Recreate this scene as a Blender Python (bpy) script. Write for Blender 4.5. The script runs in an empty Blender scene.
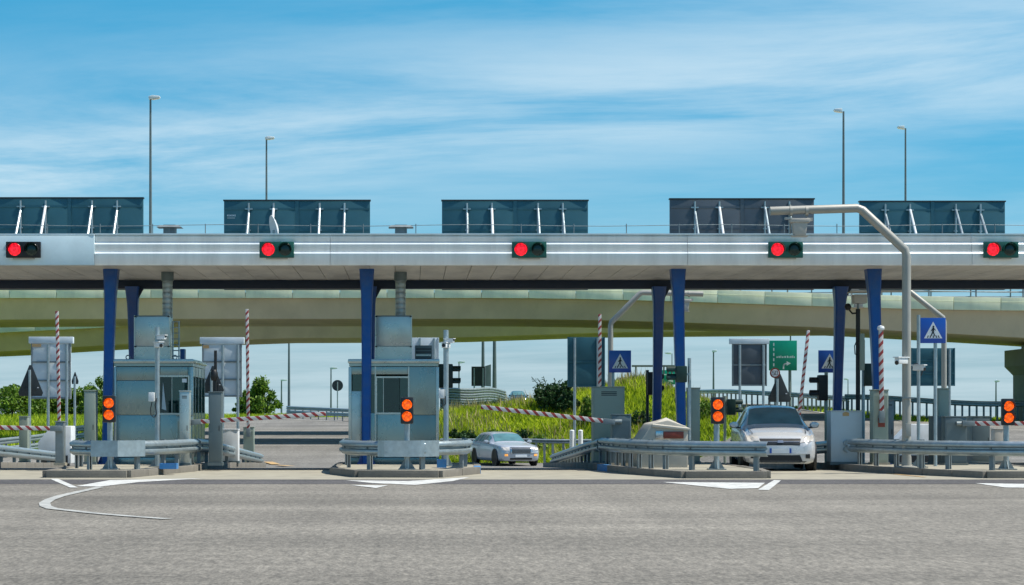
import bpy, bmesh, math, random
import numpy as np
from mathutils import Vector, Matrix
from mathutils.bvhtree import BVHTree
random.seed(7); rng = np.random.default_rng(7)
R = math.radians
scene = bpy.context.scene
C = scene.collection

# ------------------------------------------------------------------ camera
FPX, VX, VY, CAMZ = 2000.0, 412.0, 418.0, 1.22      # focal length in px, vanishing point, eye height
cam_d = bpy.data.cameras.new('camera'); cam = bpy.data.objects.new('camera', cam_d); C.objects.link(cam)
cam.location = (0, 0, CAMZ); cam.rotation_euler = (R(90), 0, 0)
cam_d.sensor_width = 36.0; cam_d.lens = 36.0*FPX/1024.0
cam_d.shift_x = (512-VX)/1024.0; cam_d.shift_y = (VY-292.5)/1024.0
cam_d.clip_start = 0.1; cam_d.clip_end = 6000
scene.camera = cam
scene.render.resolution_x = 1024; scene.render.resolution_y = 585

# ------------------------------------------------------------------ sky and sun
SUN_EL, SUN_AZ = R(59), R(96)                       # azimuth clockwise from +Y (camera looks along +Y)
w = bpy.data.worlds.new('World'); scene.world = w; w.use_nodes = True
nt = w.node_tree; nt.nodes.clear(); N = nt.nodes.new; L = nt.links.new
sky = N('ShaderNodeTexSky'); sky.sky_type = 'NISHITA'; sky.sun_disc = False
sky.sun_elevation = SUN_EL; sky.sun_rotation = SUN_AZ
sky.air_density = 1.0; sky.dust_density = 0.3; sky.ozone_density = 3.0; sky.altitude = 300
tc = N('ShaderNodeTexCoord'); sep = N('ShaderNodeSeparateXYZ'); L(tc.outputs['Generated'], sep.inputs[0])
def wmath(op, a, b=None, clamp=False):
    n = N('ShaderNodeMath'); n.operation = op; n.use_clamp = clamp
    for i, v in enumerate((a, b)):
        if v is None: continue
        if isinstance(v, (int, float)): n.inputs[i].default_value = v
        else: L(v, n.inputs[i])
    return n.outputs[0]
# thin cirrus on a flat layer overhead: direction divided by height above the horizon
den = wmath('ADD', wmath('MAXIMUM', sep.outputs[2], 0.0), 0.06)
cu = wmath('DIVIDE', sep.outputs[0], den); cv = wmath('DIVIDE', sep.outputs[1], den)
comb = N('ShaderNodeCombineXYZ'); L(wmath('MULTIPLY', wmath('SUBTRACT', cu, wmath('MULTIPLY', cv, 0.4)), 0.62), comb.inputs[0]); L(wmath('MULTIPLY', wmath('ADD', cv, wmath('MULTIPLY', cu, 0.35)), 1.05), comb.inputs[1])
n1 = N('ShaderNodeTexNoise'); n1.inputs['Scale'].default_value = 0.9; n1.inputs['Detail'].default_value = 10; n1.inputs['Roughness'].default_value = 0.64; n1.inputs['Distortion'].default_value = 0.35
L(comb.outputs[0], n1.inputs['Vector'])
mr = N('ShaderNodeMapRange'); mr.interpolation_type = 'SMOOTHSTEP'
mr.inputs['From Min'].default_value = 0.25; mr.inputs['From Max'].default_value = 0.66; mr.inputs['To Max'].default_value = 1.0
L(n1.outputs['Fac'], mr.inputs['Value'])
# one broad streak of cirrus drifting across, thin veil elsewhere
bd_ = wmath('DIVIDE', wmath('SUBTRACT', wmath('ADD', cv, wmath('MULTIPLY', cu, 0.55)), 4.75), 0.85)
band = wmath('POWER', 2.718, wmath('MULTIPLY', wmath('MULTIPLY', bd_, bd_), -1.0))
hz_ = wmath('MULTIPLY', wmath('SUBTRACT', 1.0, wmath('MULTIPLY', sep.outputs[2], 6.0), True), 0.30)
cfac = wmath('MULTIPLY', mr.outputs[0], wmath('ADD', wmath('ADD', wmath('MULTIPLY', band, 0.60), hz_), 0.04), True)
tint = N('ShaderNodeMixRGB'); tint.blend_type = 'MULTIPLY'; tint.inputs[0].default_value = 1.0
rp_ = N('ShaderNodeValToRGB'); er = rp_.color_ramp.elements; er[0].position = 0.0; er[0].color = (.42, .63, .96, 1); er[1].position = 1.0; er[1].color = (.75, .92, 1.0, 1)
for ps, cl_ in ((.03, (.40, .56, .75, 1)), (.10, (.29, .67, .79, 1)), (.21, (.075, .73, .86, 1)), (.45, (.40, .82, .92, 1))):
    e_ = er.new(ps); e_.color = cl_
L(sep.outputs[2], rp_.inputs[0]); L(rp_.outputs[0], tint.inputs[2])     # clear-air blue, the same all round
L(sky.outputs[0], tint.inputs[1])
mix = N('ShaderNodeMixRGB'); L(cfac, mix.inputs[0]); L(tint.outputs[0], mix.inputs[1]); mix.inputs[2].default_value = (5.4, 6.3, 6.7, 1)
bg = N('ShaderNodeBackground'); bg.inputs[1].default_value = 0.10; L(mix.outputs[0], bg.inputs[0])
out = N('ShaderNodeOutputWorld'); L(bg.outputs[0], out.inputs[0])
sd = bpy.data.lights.new('sun', 'SUN'); so = bpy.data.objects.new('sun', sd); C.objects.link(so)
sd.energy = 4.2; sd.angle = R(0.5); sd.color = (1.0, 0.95, 0.86)
sdir = Vector((math.sin(SUN_AZ)*math.cos(SUN_EL), math.cos(SUN_AZ)*math.cos(SUN_EL), math.sin(SUN_EL)))
so.rotation_euler = sdir.to_track_quat('Z', 'Y').to_euler(); so.location = (20, -20, 40)
vs = scene.view_settings; vs.view_transform = 'Standard'; vs.look = 'None'; vs.exposure = 0.56; vs.gamma = 1.0; vs.use_curve_mapping = False

# ------------------------------------------------------------------ helpers
def px(x, Y): return (x-VX)*Y/FPX
def pz(y, Y): return CAMZ-(y-VY)*Y/FPX
def lin(r, g, b):
    f = lambda c: ((c/255+0.055)/1.055)**2.4 if c > 10 else c/255/12.92
    return (f(r), f(g), f(b))
def sm(a, b, t):
    t = np.clip((t-a)/(b-a), 0, 1); return t*t*(3-2*t)

M = {}
def mat(name, col, rough=0.6, metal=0.0, var=0.12, scale=3.0, bump=0.0, bscale=60.0, dirt=None, dirt_amt=0.4, dirt_scale=0.8, objvar=0.0, emit=None, estr=0.0, spec=0.5, coat=0.0, stretch=(1, 1, 1)):
    m = bpy.data.materials.new(name); m.use_nodes = True; t = m.node_tree; nd, lk = t.nodes.new, t.links.new
    b = t.nodes['Principled BSDF']; b.inputs['Roughness'].default_value = rough; b.inputs['Metallic'].default_value = metal
    b.inputs['Specular IOR Level'].default_value = spec; b.inputs['Coat Weight'].default_value = coat; b.inputs['Coat Roughness'].default_value = 0.08
    co = nd('ShaderNodeTexCoord'); mp = nd('ShaderNodeMapping'); lk(co.outputs['Object'], mp.inputs[0]); mp.inputs['Scale'].default_value = stretch
    ns = nd('ShaderNodeTexNoise'); ns.inputs['Scale'].default_value = scale; ns.inputs['Detail'].default_value = 6; lk(mp.outputs[0], ns.inputs['Vector'])
    hsv = nd('ShaderNodeMapRange'); hsv.inputs['From Min'].default_value = .25; hsv.inputs['From Max'].default_value = .75
    hsv.inputs['To Min'].default_value = 1-var; hsv.inputs['To Max'].default_value = 1+var; lk(ns.outputs['Fac'], hsv.inputs['Value'])
    val = hsv.outputs[0]
    if objvar:
        oi = nd('ShaderNodeObjectInfo'); r2 = nd('ShaderNodeMapRange'); r2.inputs['To Min'].default_value = 1-objvar; r2.inputs['To Max'].default_value = 1+objvar
        lk(oi.outputs['Random'], r2.inputs['Value']); mm = nd('ShaderNodeMath'); mm.operation = 'MULTIPLY'; lk(val, mm.inputs[0]); lk(r2.outputs[0], mm.inputs[1]); val = mm.outputs[0]
    vm = nd('ShaderNodeVectorMath'); vm.operation = 'SCALE'; vm.inputs[0].default_value = col; lk(val, vm.inputs['Scale']); colout = vm.outputs[0]
    if dirt:
        n2 = nd('ShaderNodeTexNoise'); n2.inputs['Scale'].default_value = dirt_scale; n2.inputs['Detail'].default_value = 8; n2.inputs['Roughness'].default_value = .65; lk(mp.outputs[0], n2.inputs['Vector'])
        r3 = nd('ShaderNodeMapRange'); r3.inputs['From Min'].default_value = .45; r3.inputs['From Max'].default_value = .7; r3.inputs['To Max'].default_value = dirt_amt; lk(n2.outputs['Fac'], r3.inputs['Value'])
        mx = nd('ShaderNodeMixRGB'); lk(r3.outputs[0], mx.inputs[0]); lk(colout, mx.inputs[1]); mx.inputs[2].default_value = (*dirt, 1); colout = mx.outputs[0]
    lk(colout, b.inputs['Base Color'])
    rr = nd('ShaderNodeMapRange'); rr.inputs['To Min'].default_value = max(0.02, rough-.1); rr.inputs['To Max'].default_value = min(1, rough+.1); lk(ns.outputs['Fac'], rr.inputs['Value']); lk(rr.outputs[0], b.inputs['Roughness'])
    if bump:
        n3 = nd('ShaderNodeTexNoise'); n3.inputs['Scale'].default_value = bscale; n3.inputs['Detail'].default_value = 4; lk(mp.outputs[0], n3.inputs['Vector'])
        bp = nd('ShaderNodeBump'); bp.inputs['Strength'].default_value = bump; bp.inputs['Distance'].default_value = .02; lk(n3.outputs['Fac'], bp.inputs['Height']); lk(bp.outputs[0], b.inputs['Normal'])
    if emit:
        b.inputs['Emission Color'].default_value = (*emit, 1); b.inputs['Emission Strength'].default_value = estr
    M[name] = m; return m
mat('galv', (.36, .43, .455), .40, .6, .16, 9, .15, 40, dirt=(.25, .27, .26), dirt_amt=.35, dirt_scale=2.5, objvar=.08)
mat('galv_dull', (.22, .26, .27), .55, .35, .16, 7, .1, 40, dirt=(.12, .12, .11), dirt_amt=.4, dirt_scale=2.5, objvar=.1)
mat('fascia', (.82, .87, .88), .34, .35, .07, 1.2, .05, 1.5, dirt=(.52, .55, .55), dirt_amt=.4, dirt_scale=1.3, objvar=.05, stretch=(2.2, 1, .35))
mat('fascia_plain', (.66, .80, .84), .5, .15, .06, 1.2, .03, 20, dirt=(.35, .40, .42), dirt_amt=.3, dirt_scale=.8)
mat('soffit', (.66, .62, .54), .55, .1, .15, 2.0, .05, 10, dirt=(.16, .15, .13), dirt_amt=.5, dirt_scale=.9, objvar=.06, stretch=(1, .35, 1))
mat('blue_paint', (.003, .068, .29), .4, 0, .12, 4, .03, 30, dirt=(.05, .09, .2), dirt_amt=.45, dirt_scale=5, coat=.2, objvar=.08)
mat('signal_green', (.006, .10, .075), .5, 0, .15, 6)
mat('navy_paint', (.005, .018, .05), .5, 0, .12, 4)
mat('board', (.035, .13, .165), .5, .3, .1, 2, dirt=(.035, .10, .12), dirt_amt=.4, dirt_scale=1.2)
mat('board_brown', (.10, .12, .14), .5, .3, .1, 2, dirt=(.06, .065, .07), dirt_amt=.4, dirt_scale=1.2)
mat('dark_plastic', (.02, .022, .025), .45, 0, .15, 6)
mat('black', (.008, .008, .009), .5, 0, .1, 6)
mat('dark_green', (.003, .026, .019), .45, 0, .15, 6)
mat('steel_booth', (.29, .35, .325), .28, .6, .12, 2.2, 0, 2.2, dirt=(.22, .30, .295), dirt_amt=.35, dirt_scale=1.1, objvar=.22, stretch=(1, 1, .6))
mat('steel_light', (.54, .58, .55), .28, .6, .1, 2.2, 0, 2.5, dirt=(.25, .28, .27), dirt_amt=.4, dirt_scale=1.6)
mat('pillar', (.30, .35, .29), .5, .25, .12, 2.0, .03, 14, dirt=(.2, .2, .16), dirt_amt=.4, dirt_scale=2)
mat('white_paint', (.72, .74, .74), .5, 0, .06, 4, dirt=(.45, .43, .38), dirt_amt=.3, dirt_scale=3)
mat('beige', (.50, .46, .40), .6, .0, .08, 4, .05, 30, dirt=(.33, .29, .23), dirt_amt=.4, dirt_scale=2)
mat('pole_beige', (.36, .35, .31), .5, .25, .1, 4, .03, 30, dirt=(.24, .22, .18), dirt_amt=.4, dirt_scale=2)
mat('ivory', (.47, .44, .375), .65, 0, .08, 4, .1, 30, dirt=(.4, .35, .27), dirt_amt=.4, dirt_scale=2.5)
mat('panel_grey', (.66, .74, .78), .5, .0, .06, 2, dirt=(.36, .39, .40), dirt_amt=.35, dirt_scale=1.5)
mat('cabinet_pale', (.48, .56, .59), .5, .1, .07, 2, dirt=(.36, .38, .37), dirt_amt=.4, dirt_scale=2)
mat('cabinet_grey', (.12, .16, .17), .5, .2, .1, 3, dirt=(.12, .13, .12), dirt_amt=.4, dirt_scale=2)
mat('glass_teal', (.006, .10, .105), .06, 0, .2, 1.5, spec=.6)
mat('glass_dark', (.008, .012, .014), .06, 0, .2, 1.5, spec=.6)
mat('concrete', (.33, .305, .235), .85, 0, .16, 2.5, .25, 25, dirt=(.2, .18, .15), dirt_amt=.5, dirt_scale=1.5)
mat('kerb', (.19, .175, .145), .85, 0, .18, 4, .3, 25, dirt=(.13, .12, .11), dirt_amt=.55, dirt_scale=2.5, objvar=.12)
mat('parapet', (.84, .84, .58), .85, 0, .10, 1.0, .1, 8, dirt=(.46, .47, .34), dirt_amt=.5, dirt_scale=.9, objvar=.05, stretch=(1, 1, .35))
mat('girder', (.62, .53, .40), .85, 0, .10, .6, .1, 8, dirt=(.44, .38, .28), dirt_amt=.55, dirt_scale=.5, stretch=(1, 1, .3))
mat('pier_mat', (.26, .29, .26), .85, 0, .1, 1, .1, 8)
mat('paint_white_road', (.70, .70, .68), .7, 0, .1, 8, dirt=(.22, .22, .22), dirt_amt=.6, dirt_scale=5)
mat('paint_yellow_road', (.55, .34, .12), .7, 0, .1, 8, dirt=(.22, .21, .2), dirt_amt=.7, dirt_scale=4)
mat('paint_blue_kerb', (.03, .20, .48), .6, 0, .1, 8, dirt=(.25, .25, .24), dirt_amt=.4, dirt_scale=6)
mat('joint', (.035, .033, .03), .9)
mat('sign_blue', (.01, .08, .42), .35, 0, .04, 4, coat=.3)
mat('sign_green', (.0, .30, .19), .35, 0, .05, 3)
mat('sign_white', (.75, .77, .78), .4, 0, .04, 4)
mat('sign_back', (.035, .045, .05), .5, .2, .15, 4)
mat('red_paint', (.30, .03, .02), .45, 0, .1, 5)
mat('reflector_red', (.20, .035, .02), .35, 0, .15, 12)
mat('tyre', (.015, .015, .016), .8)
mat('chrome', (.55, .57, .6), .2, .9, .05)
mat('rim', (.30, .31, .33), .3, .7, .08)
mat('car_silver', (.56, .57, .58), .26, .2, .02, 2, coat=.6)
mat('car_champagne', (.50, .53, .57), .30, .2, .02, 2, coat=.6)
mat('car_white', (.7, .71, .72), .3, 0, .04, 2, coat=.5)
mat('car_dark', (.02, .05, .07), .3, .3, .04, 2, coat=.5)
mat('headlight', (.55, .53, .50), .12, .2, .1, 20, emit=(1, .88, .7), estr=.10, coat=1)
mat('turn_lamp', (.8, .3, .05), .2, 0, .05, emit=(1, .45, .1), estr=.5)
mat('plate_white', (.75, .77, .78), .4)
mat('lens_red', (.6, .01, .02), .3, 0, .08, 30, emit=(1, .012, .03), estr=1.05)
mat('lens_amber', (.7, .12, .01), .3, 0, .08, 30, emit=(1, .10, .002), estr=1.05)
mat('lens_off', (.008, .03, .025), .2, 0, .2, 30)
for nm_, ec in (('lens_red', (1, .012, .03)), ('lens_amber', (1, .11, .003))):      # cells of the lens
    t_ = M[nm_].node_tree; vo = t_.nodes.new('ShaderNodeTexVoronoi'); vo.inputs['Scale'].default_value = 19; co_ = t_.nodes.new('ShaderNodeTexCoord'); t_.links.new(co_.outputs['Object'], vo.inputs['Vector'])
    r_ = t_.nodes.new('ShaderNodeMapRange'); r_.inputs['From Max'].default_value = .6; r_.inputs['To Min'].default_value = 1.5; r_.inputs['To Max'].default_value = .4; t_.links.new(vo.outputs['Distance'], r_.inputs['Value'])
    t_.links.new(r_.outputs[0], t_.nodes['Principled BSDF'].inputs['Emission Strength'])
mat('bark', (.10, .075, .05), .9, 0, .2, 8, .4, 20)

def clear_glass(name, tint, gl):
    m = bpy.data.materials.new(name); m.use_nodes = True; t = m.node_tree; nd, lk = t.nodes.new, t.links.new
    tr = nd('ShaderNodeBsdfTransparent'); tr.inputs[0].default_value = (*tint, 1); g = nd('ShaderNodeBsdfGlossy'); g.inputs['Roughness'].default_value = .03; g.inputs['Color'].default_value = (.8, 1, 1, 1)
    df = nd('ShaderNodeBsdfDiffuse'); df.inputs[0].default_value = (.05, .22, .22, 1)
    a = nd('ShaderNodeMixShader'); a.inputs[0].default_value = .07; lk(tr.outputs[0], a.inputs[1]); lk(df.outputs[0], a.inputs[2])
    b = nd('ShaderNodeMixShader'); b.inputs[0].default_value = gl; lk(a.outputs[0], b.inputs[1]); lk(g.outputs[0], b.inputs[2]); lk(b.outputs[0], t.nodes['Material Output'].inputs[0]); M[name] = m
clear_glass('pane_teal', (.10, .52, .50), .06); clear_glass('pane_clear', (.45, .50, .50), .04)
def leafmat(name, c1, c2, scale=3.0, trans=.25):
    m = bpy.data.materials.new(name); m.use_nodes = True; t = m.node_tree; nd, lk = t.nodes.new, t.links.new
    b = t.nodes['Principled BSDF']; b.inputs['Roughness'].default_value = .6; b.inputs['Specular IOR Level'].default_value = .3
    g = nd('ShaderNodeNewGeometry'); co = nd('ShaderNodeTexCoord')
    ns = nd('ShaderNodeTexNoise'); ns.inputs['Scale'].default_value = scale; ns.inputs['Detail'].default_value = 3; lk(co.outputs['Object'], ns.inputs['Vector'])
    ad = nd('ShaderNodeMath'); ad.operation = 'ADD'; lk(ns.outputs['Fac'], ad.inputs[0])
    rr = nd('ShaderNodeMapRange'); rr.inputs['To Min'].default_value = -.35; rr.inputs['To Max'].default_value = .35; lk(g.outputs['Random Per Island'], rr.inputs['Value']); lk(rr.outputs[0], ad.inputs[1])
    r2 = nd('ShaderNodeMapRange'); r2.inputs['From Min'].default_value = .2; r2.inputs['From Max'].default_value = .8; lk(ad.outputs[0], r2.inputs['Value'])
    mx = nd('ShaderNodeMixRGB'); lk(r2.outputs[0], mx.inputs[0]); mx.inputs[1].default_value = (*c1, 1); mx.inputs[2].default_value = (*c2, 1)
    lk(mx.outputs[0], b.inputs['Base Color'])
    tr = nd('ShaderNodeBsdfTranslucent'); lk(mx.outputs[0], tr.inputs[0]); ms = nd('ShaderNodeMixShader'); ms.inputs[0].default_value = trans
    lk(b.outputs[0], ms.inputs[1]); lk(tr.outputs[0], ms.inputs[2]); lk(ms.outputs[0], t.nodes['Material Output'].inputs[0]); M[name] = m
leafmat('leaf_mid', (.04, .10, .010), (.22, .34, .04), 1.2); leafmat('leaf_dark', (.012, .04, .012), (.05, .11, .03))
leafmat('grass_blade', (.08, .17, .006), (.58, .68, .035), .8, .45); leafmat('dry_blade', (.25, .20, .08), (.55, .46, .22), .8, .3)
def ground_mat(name, c1, c2, scale):
    m = mat(name, c1, .95, 0, .2, scale, .4, 8, dirt=c2, dirt_amt=.8, dirt_scale=.25)
ground_mat('grass_ground', (.14, .22, .012), (.22, .26, .03), 1.5)

def asphalt(name, base, light):
    m = bpy.data.materials.new(name); m.use_nodes = True; t = m.node_tree; nd, lk = t.nodes.new, t.links.new
    b = t.nodes['Principled BSDF']; b.inputs['Roughness'].default_value = .88; b.inputs['Specular IOR Level'].default_value = .35
    co = nd('ShaderNodeTexCoord')
    def noise(sc, det, stretch, rough=.55):
        mp = nd('ShaderNodeMapping'); mp.inputs['Scale'].default_value = stretch; lk(co.outputs['Object'], mp.inputs[0])
        n = nd('ShaderNodeTexNoise'); n.inputs['Scale'].default_value = sc; n.inputs['Detail'].default_value = det; n.inputs['Roughness'].default_value = rough; lk(mp.outputs[0], n.inputs['Vector']); return n.outputs['Fac']
    def mul(a, lo, hi, c=None, f0=.3, f1=.7):
        r = nd('ShaderNodeMapRange'); r.inputs['From Min'].default_value = f0; r.inputs['From Max'].default_value = f1; r.inputs['To Min'].default_value = lo; r.inputs['To Max'].default_value = hi; lk(a, r.inputs['Value'])
        if c is None: return r.outputs[0]
        k = nd('ShaderNodeMath'); k.operation = 'MULTIPLY'; lk(r.outputs[0], k.inputs[0]); lk(c, k.inputs[1]); return k.outputs[0]
    v = mul(noise(30, 3, (1, .3, 1), .7), .58, 1.42)                      # chippings
    v = mul(noise(11, 4, (1, .28, 1)), .74, 1.26, v)
    v = mul(noise(1.1, 4, (.8, .05, 1)), .86, 1.08, v)                   # wheel paths along the lanes
    v = mul(noise(.22, 5, (.35, 1.3, 1)), .74, 1.18, v)                  # worn and patched zones across the lanes
    v = mul(noise(.9, 5, (.10, 1.3, 1), .6), .94, 1.05, v)               # faint cross streaks
    mx = nd('ShaderNodeMixRGB'); lk(mul(noise(.35, 6, (.3, 1, 1)), 0, 1), mx.inputs[0]); mx.inputs[1].default_value = (*base, 1); mx.inputs[2].default_value = (*light, 1)
    vm = nd('ShaderNodeVectorMath'); vm.operation = 'SCALE'; lk(mx.outputs[0], vm.inputs[0]); lk(v, vm.inputs['Scale']); lk(vm.outputs[0], b.inputs['Base Color'])
    bp = nd('ShaderNodeBump'); bp.inputs['Strength'].default_value = .5; bp.inputs['Distance'].default_value = .012; lk(noise(45, 3, (1, 1, 1)), bp.inputs['Height']); lk(bp.outputs[0], b.inputs['Normal'])
    M[name] = m
asphalt('asphalt', (.182, .166, .140), (.232, .212, .178)); asphalt('asphalt_dark', (.085, .080, .080), (.105, .10, .10)); asphalt('asphalt_far', (.165, .156, .140), (.215, .204, .182))

def stripes(name, period, slant, red=(.33, .045, .035), white=(.66, .62, .58)):
    m = bpy.data.materials.new(name); m.use_nodes = True; t = m.node_tree; nd, lk = t.nodes.new, t.links.new
    b = t.nodes['Principled BSDF']; b.inputs['Roughness'].default_value = .45
    co = nd('ShaderNodeTexCoord'); s = nd('ShaderNodeSeparateXYZ'); lk(co.outputs['Object'], s.inputs[0])
    a = nd('ShaderNodeMath'); a.operation = 'MULTIPLY_ADD'; lk(s.outputs[2], a.inputs[0]); a.inputs[1].default_value = slant; lk(s.outputs[0], a.inputs[2])
    d = nd('ShaderNodeMath'); d.operation = 'DIVIDE'; lk(a.outputs[0], d.inputs[0]); d.inputs[1].default_value = period
    f = nd('ShaderNodeMath'); f.operation = 'FRACT'; lk(d.outputs[0], f.inputs[0])
    g = nd('ShaderNodeMath'); g.operation = 'GREATER_THAN'; lk(f.outputs[0], g.inputs[0]); g.inputs[1].default_value = .58
    ns = nd('ShaderNodeTexNoise'); ns.inputs['Scale'].default_value = 9; lk(co.outputs['Object'], ns.inputs['Vector'])
    mx = nd('ShaderNodeMixRGB'); lk(g.outputs[0], mx.inputs[0]); mx.inputs[1].default_value = (*white, 1); mx.inputs[2].default_value = (*red, 1)
    m2 = nd('ShaderNodeMixRGB'); m2.blend_type = 'MULTIPLY'; m2.inputs[0].default_value = .45; lk(mx.outputs[0], m2.inputs[1]); lk(ns.outputs['Fac'], m2.inputs[2])
    lk(m2.outputs[0], b.inputs['Base Color']); M[name] = m
stripes('arm_stripe', .215, 1.1, (.38, .045, .04), (.78, .74, .70))

ORG = {}
class MB:
    """collects shapes in world coordinates (or local ones when the parent sits at the origin)"""
    def __init__(s): s.v = []; s.f = []
    def add(s, vs, fs):
        o = len(s.v); s.v += [tuple(v) for v in vs]; s.f += [tuple(i+o for i in f) for f in fs]; return s
    def box(s, c, d, rz=0.0, rx=0.0, taper=1.0):
        hx, hy, hz = d[0]/2, d[1]/2, d[2]/2; mt = Matrix.Rotation(rz, 3, 'Z') @ Matrix.Rotation(rx, 3, 'X')
        vs = []
        for z in (-1, 1):
            k = 1 if z < 0 else taper
            for x, y in ((-1, -1), (1, -1), (1, 1), (-1, 1)): vs.append(Vector(c)+mt @ Vector((x*hx*k, y*hy*k, z*hz)))
        return s.add(vs, [(3, 2, 1, 0), (4, 5, 6, 7), (0, 1, 5, 4), (1, 2, 6, 5), (2, 3, 7, 6), (3, 0, 4, 7)])
    def span(s, x0, x1, y0, y1, z0, z1): return s.box(((x0+x1)/2, (y0+y1)/2, (z0+z1)/2), (abs(x1-x0), abs(y1-y0), abs(z1-z0)))
    def tube(s, p0, p1, r0, r1=None, n=12, caps=True):
        r1 = r0 if r1 is None else r1; p0, p1 = Vector(p0), Vector(p1); d = (p1-p0).normalized()
        a = d.orthogonal().normalized(); b = d.cross(a); vs = []
        for p, r in ((p0, r0), (p1, r1)):
            for i in range(n):
                t = 2*math.pi*i/n; vs.append(p+(a*math.cos(t)+b*math.sin(t))*r)
        fs = [(i, (i+1) % n, n+(i+1) % n, n+i) for i in range(n)]
        if caps: fs += [tuple(range(n-1, -1, -1)), tuple(range(n, 2*n))]
        return s.add(vs, fs)
    def pipe(s, pts, r, n=10):
        """one tube bent through the points"""
        pts = [Vector(p) for p in pts]; rings = []
        up = Vector((0.13, 0.2, 1)).normalized(); prev = None
        for i, p in enumerate(pts):
            d = (pts[min(i+1, len(pts)-1)]-pts[max(i-1, 0)]).normalized()
            a = d.orthogonal().normalized() if prev is None else (prev-d*prev.dot(d)).normalized()
            prev = a; b = d.cross(a)
            k = 1.0
            if 0 < i < len(pts)-1:
                k = 1/max(.4, math.cos((pts[i+1]-p).angle(p-pts[i-1])/2))**.5
            rings.append([p+(a*math.cos(2*math.pi*j/n)+b*math.sin(2*math.pi*j/n))*r*k for j in range(n)])
        vs = [v for q in rings for v in q]; fs = []
        for i in range(len(rings)-1):
            for j in range(n): fs.append((i*n+j, i*n+(j+1) % n, (i+1)*n+(j+1) % n, (i+1)*n+j))
        fs += [tuple(range(n-1, -1, -1)), tuple(range((len(rings)-1)*n, len(rings)*n))]
        return s.add(vs, fs)
    def prism(s, pts, ax, a, b):
        """polygon extruded along an axis: pts hold the two other coordinates in xyz order"""
        def mk(p, q): return (q, p[0], p[1]) if ax == 0 else (p[0], q, p[1]) if ax == 1 else (p[0], p[1], q)
        n = len(pts); vs = [mk(p, a) for p in pts]+[mk(p, b) for p in pts]
        return s.add(vs, [(i, (i+1) % n, n+(i+1) % n, n+i) for i in range(n)]+[tuple(range(n-1, -1, -1)), tuple(range(n, 2*n))])
    def sweep(s, path, prof, closed_prof=True, scale=None):
        """profile (sideways to the right of travel, up) swept along a path with mitred corners"""
        P = [Vector(p) for p in path]; k = len(prof); vs = []
        for i, p in enumerate(P):
            d0 = (p-P[i-1]) if i else (P[1]-p); d1 = (P[i+1]-p) if i < len(P)-1 else d0
            d0 = Vector((d0.x, d0.y, 0)).normalized(); d1 = Vector((d1.x, d1.y, 0)).normalized(); d = (d0+d1).normalized()
            nrm = Vector((d.y, -d.x, 0)); c = 1/max(.5, d.dot(d1)); q = scale[i] if scale else 1
            for a, z in prof: vs.append(p+nrm*a*c+Vector((0, 0, z*q)))
        fs = []
        for i in range(len(P)-1):
            for j in range(k if closed_prof else k-1): fs.append((i*k+j, i*k+(j+1) % k, (i+1)*k+(j+1) % k, (i+1)*k+j))
        if closed_prof: fs += [tuple(range(k-1, -1, -1)), tuple(range((len(P)-1)*k, len(P)*k))]
        return s.add(vs, fs)
    def lathe(s, prof, c, ax=2, n=20):
        """profile (radius, along) turned about an axis through c"""
        vs = []
        for r, h in prof:
            for i in range(n):
                t = 2*math.pi*i/n; u, q = r*math.cos(t), r*math.sin(t)
                e = (u, q, h) if ax == 2 else (u, h, q) if ax == 1 else (h, u, q)
                vs.append((c[0]+e[0], c[1]+e[1], c[2]+e[2]))
        fs = []
        for k in range(len(prof)-1):
            for i in range(n): fs.append((k*n+i, k*n+(i+1) % n, (k+1)*n+(i+1) % n, (k+1)*n+i))
        if prof[0][0] > 1e-6: fs.append(tuple(range(n-1, -1, -1)))
        if prof[-1][0] > 1e-6: fs.append(tuple(range((len(prof)-1)*n, len(prof)*n)))
        return s.add(vs, fs)
    def mesh(s, name, org=(0, 0, 0), bevel=0.0, smooth=35):
        bm = bmesh.new(); o = Vector(org); vv = [bm.verts.new(Vector(v)-o) for v in s.v]
        for f in s.f:
            try: bm.faces.new([vv[i] for i in f])
            except ValueError: pass
        bmesh.ops.remove_doubles(bm, verts=bm.verts, dist=1e-5)
        bmesh.ops.recalc_face_normals(bm, faces=bm.faces)
        if bevel:
            es = [e for e in bm.edges if len(e.link_faces) == 2 and e.calc_face_angle(0) > R(40)]
            bmesh.ops.bevel(bm, geom=es, offset=bevel, segments=2, affect='EDGES', profile=.6, clamp_overlap=True)
        for f in bm.faces: f.smooth = True
        for e in bm.edges:
            if len(e.link_faces) == 2 and e.calc_face_angle(0) > R(smooth): e.smooth = False
        me = bpy.data.meshes.new(name); bm.to_mesh(me); bm.free(); return me
    def build(s, name, m, parent=None, bevel=0.0, smooth=35):
        org = ORG.get(parent.name, Vector()) if parent else Vector()
        me = s.mesh(name, org, bevel, smooth); me.materials.append(M[m])
        o = bpy.data.objects.new(name, me); C.objects.link(o)
        if parent: o.parent = parent
        ORG[o.name] = org.copy(); return o
def inst(me, name, parent, loc, rot=(0, 0, 0), scale=(1, 1, 1)):
    o = bpy.data.objects.new(name, me); C.objects.link(o); o.rotation_euler = rot; o.scale = scale
    org = ORG.get(parent.name, Vector()) if parent else Vector()
    o.location = Vector(loc)-org
    if parent: o.parent = parent
    ORG[o.name] = Vector(loc); return o
def thing(name, label, cat, loc=(0, 0, 0), group=None):
    o = bpy.data.objects.new(name, None); C.objects.link(o); o.location = loc; o.empty_display_size = .2
    o['label'] = label; o['category'] = cat
    if group: o['group'] = group
    ORG[o.name] = Vector(loc); return o
def tag(o, label, cat, group=None):
    o['label'] = label; o['category'] = cat
    if group: o['group'] = group
    return o
def struct(o, kind='structure'): o['kind'] = kind; return o
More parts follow.
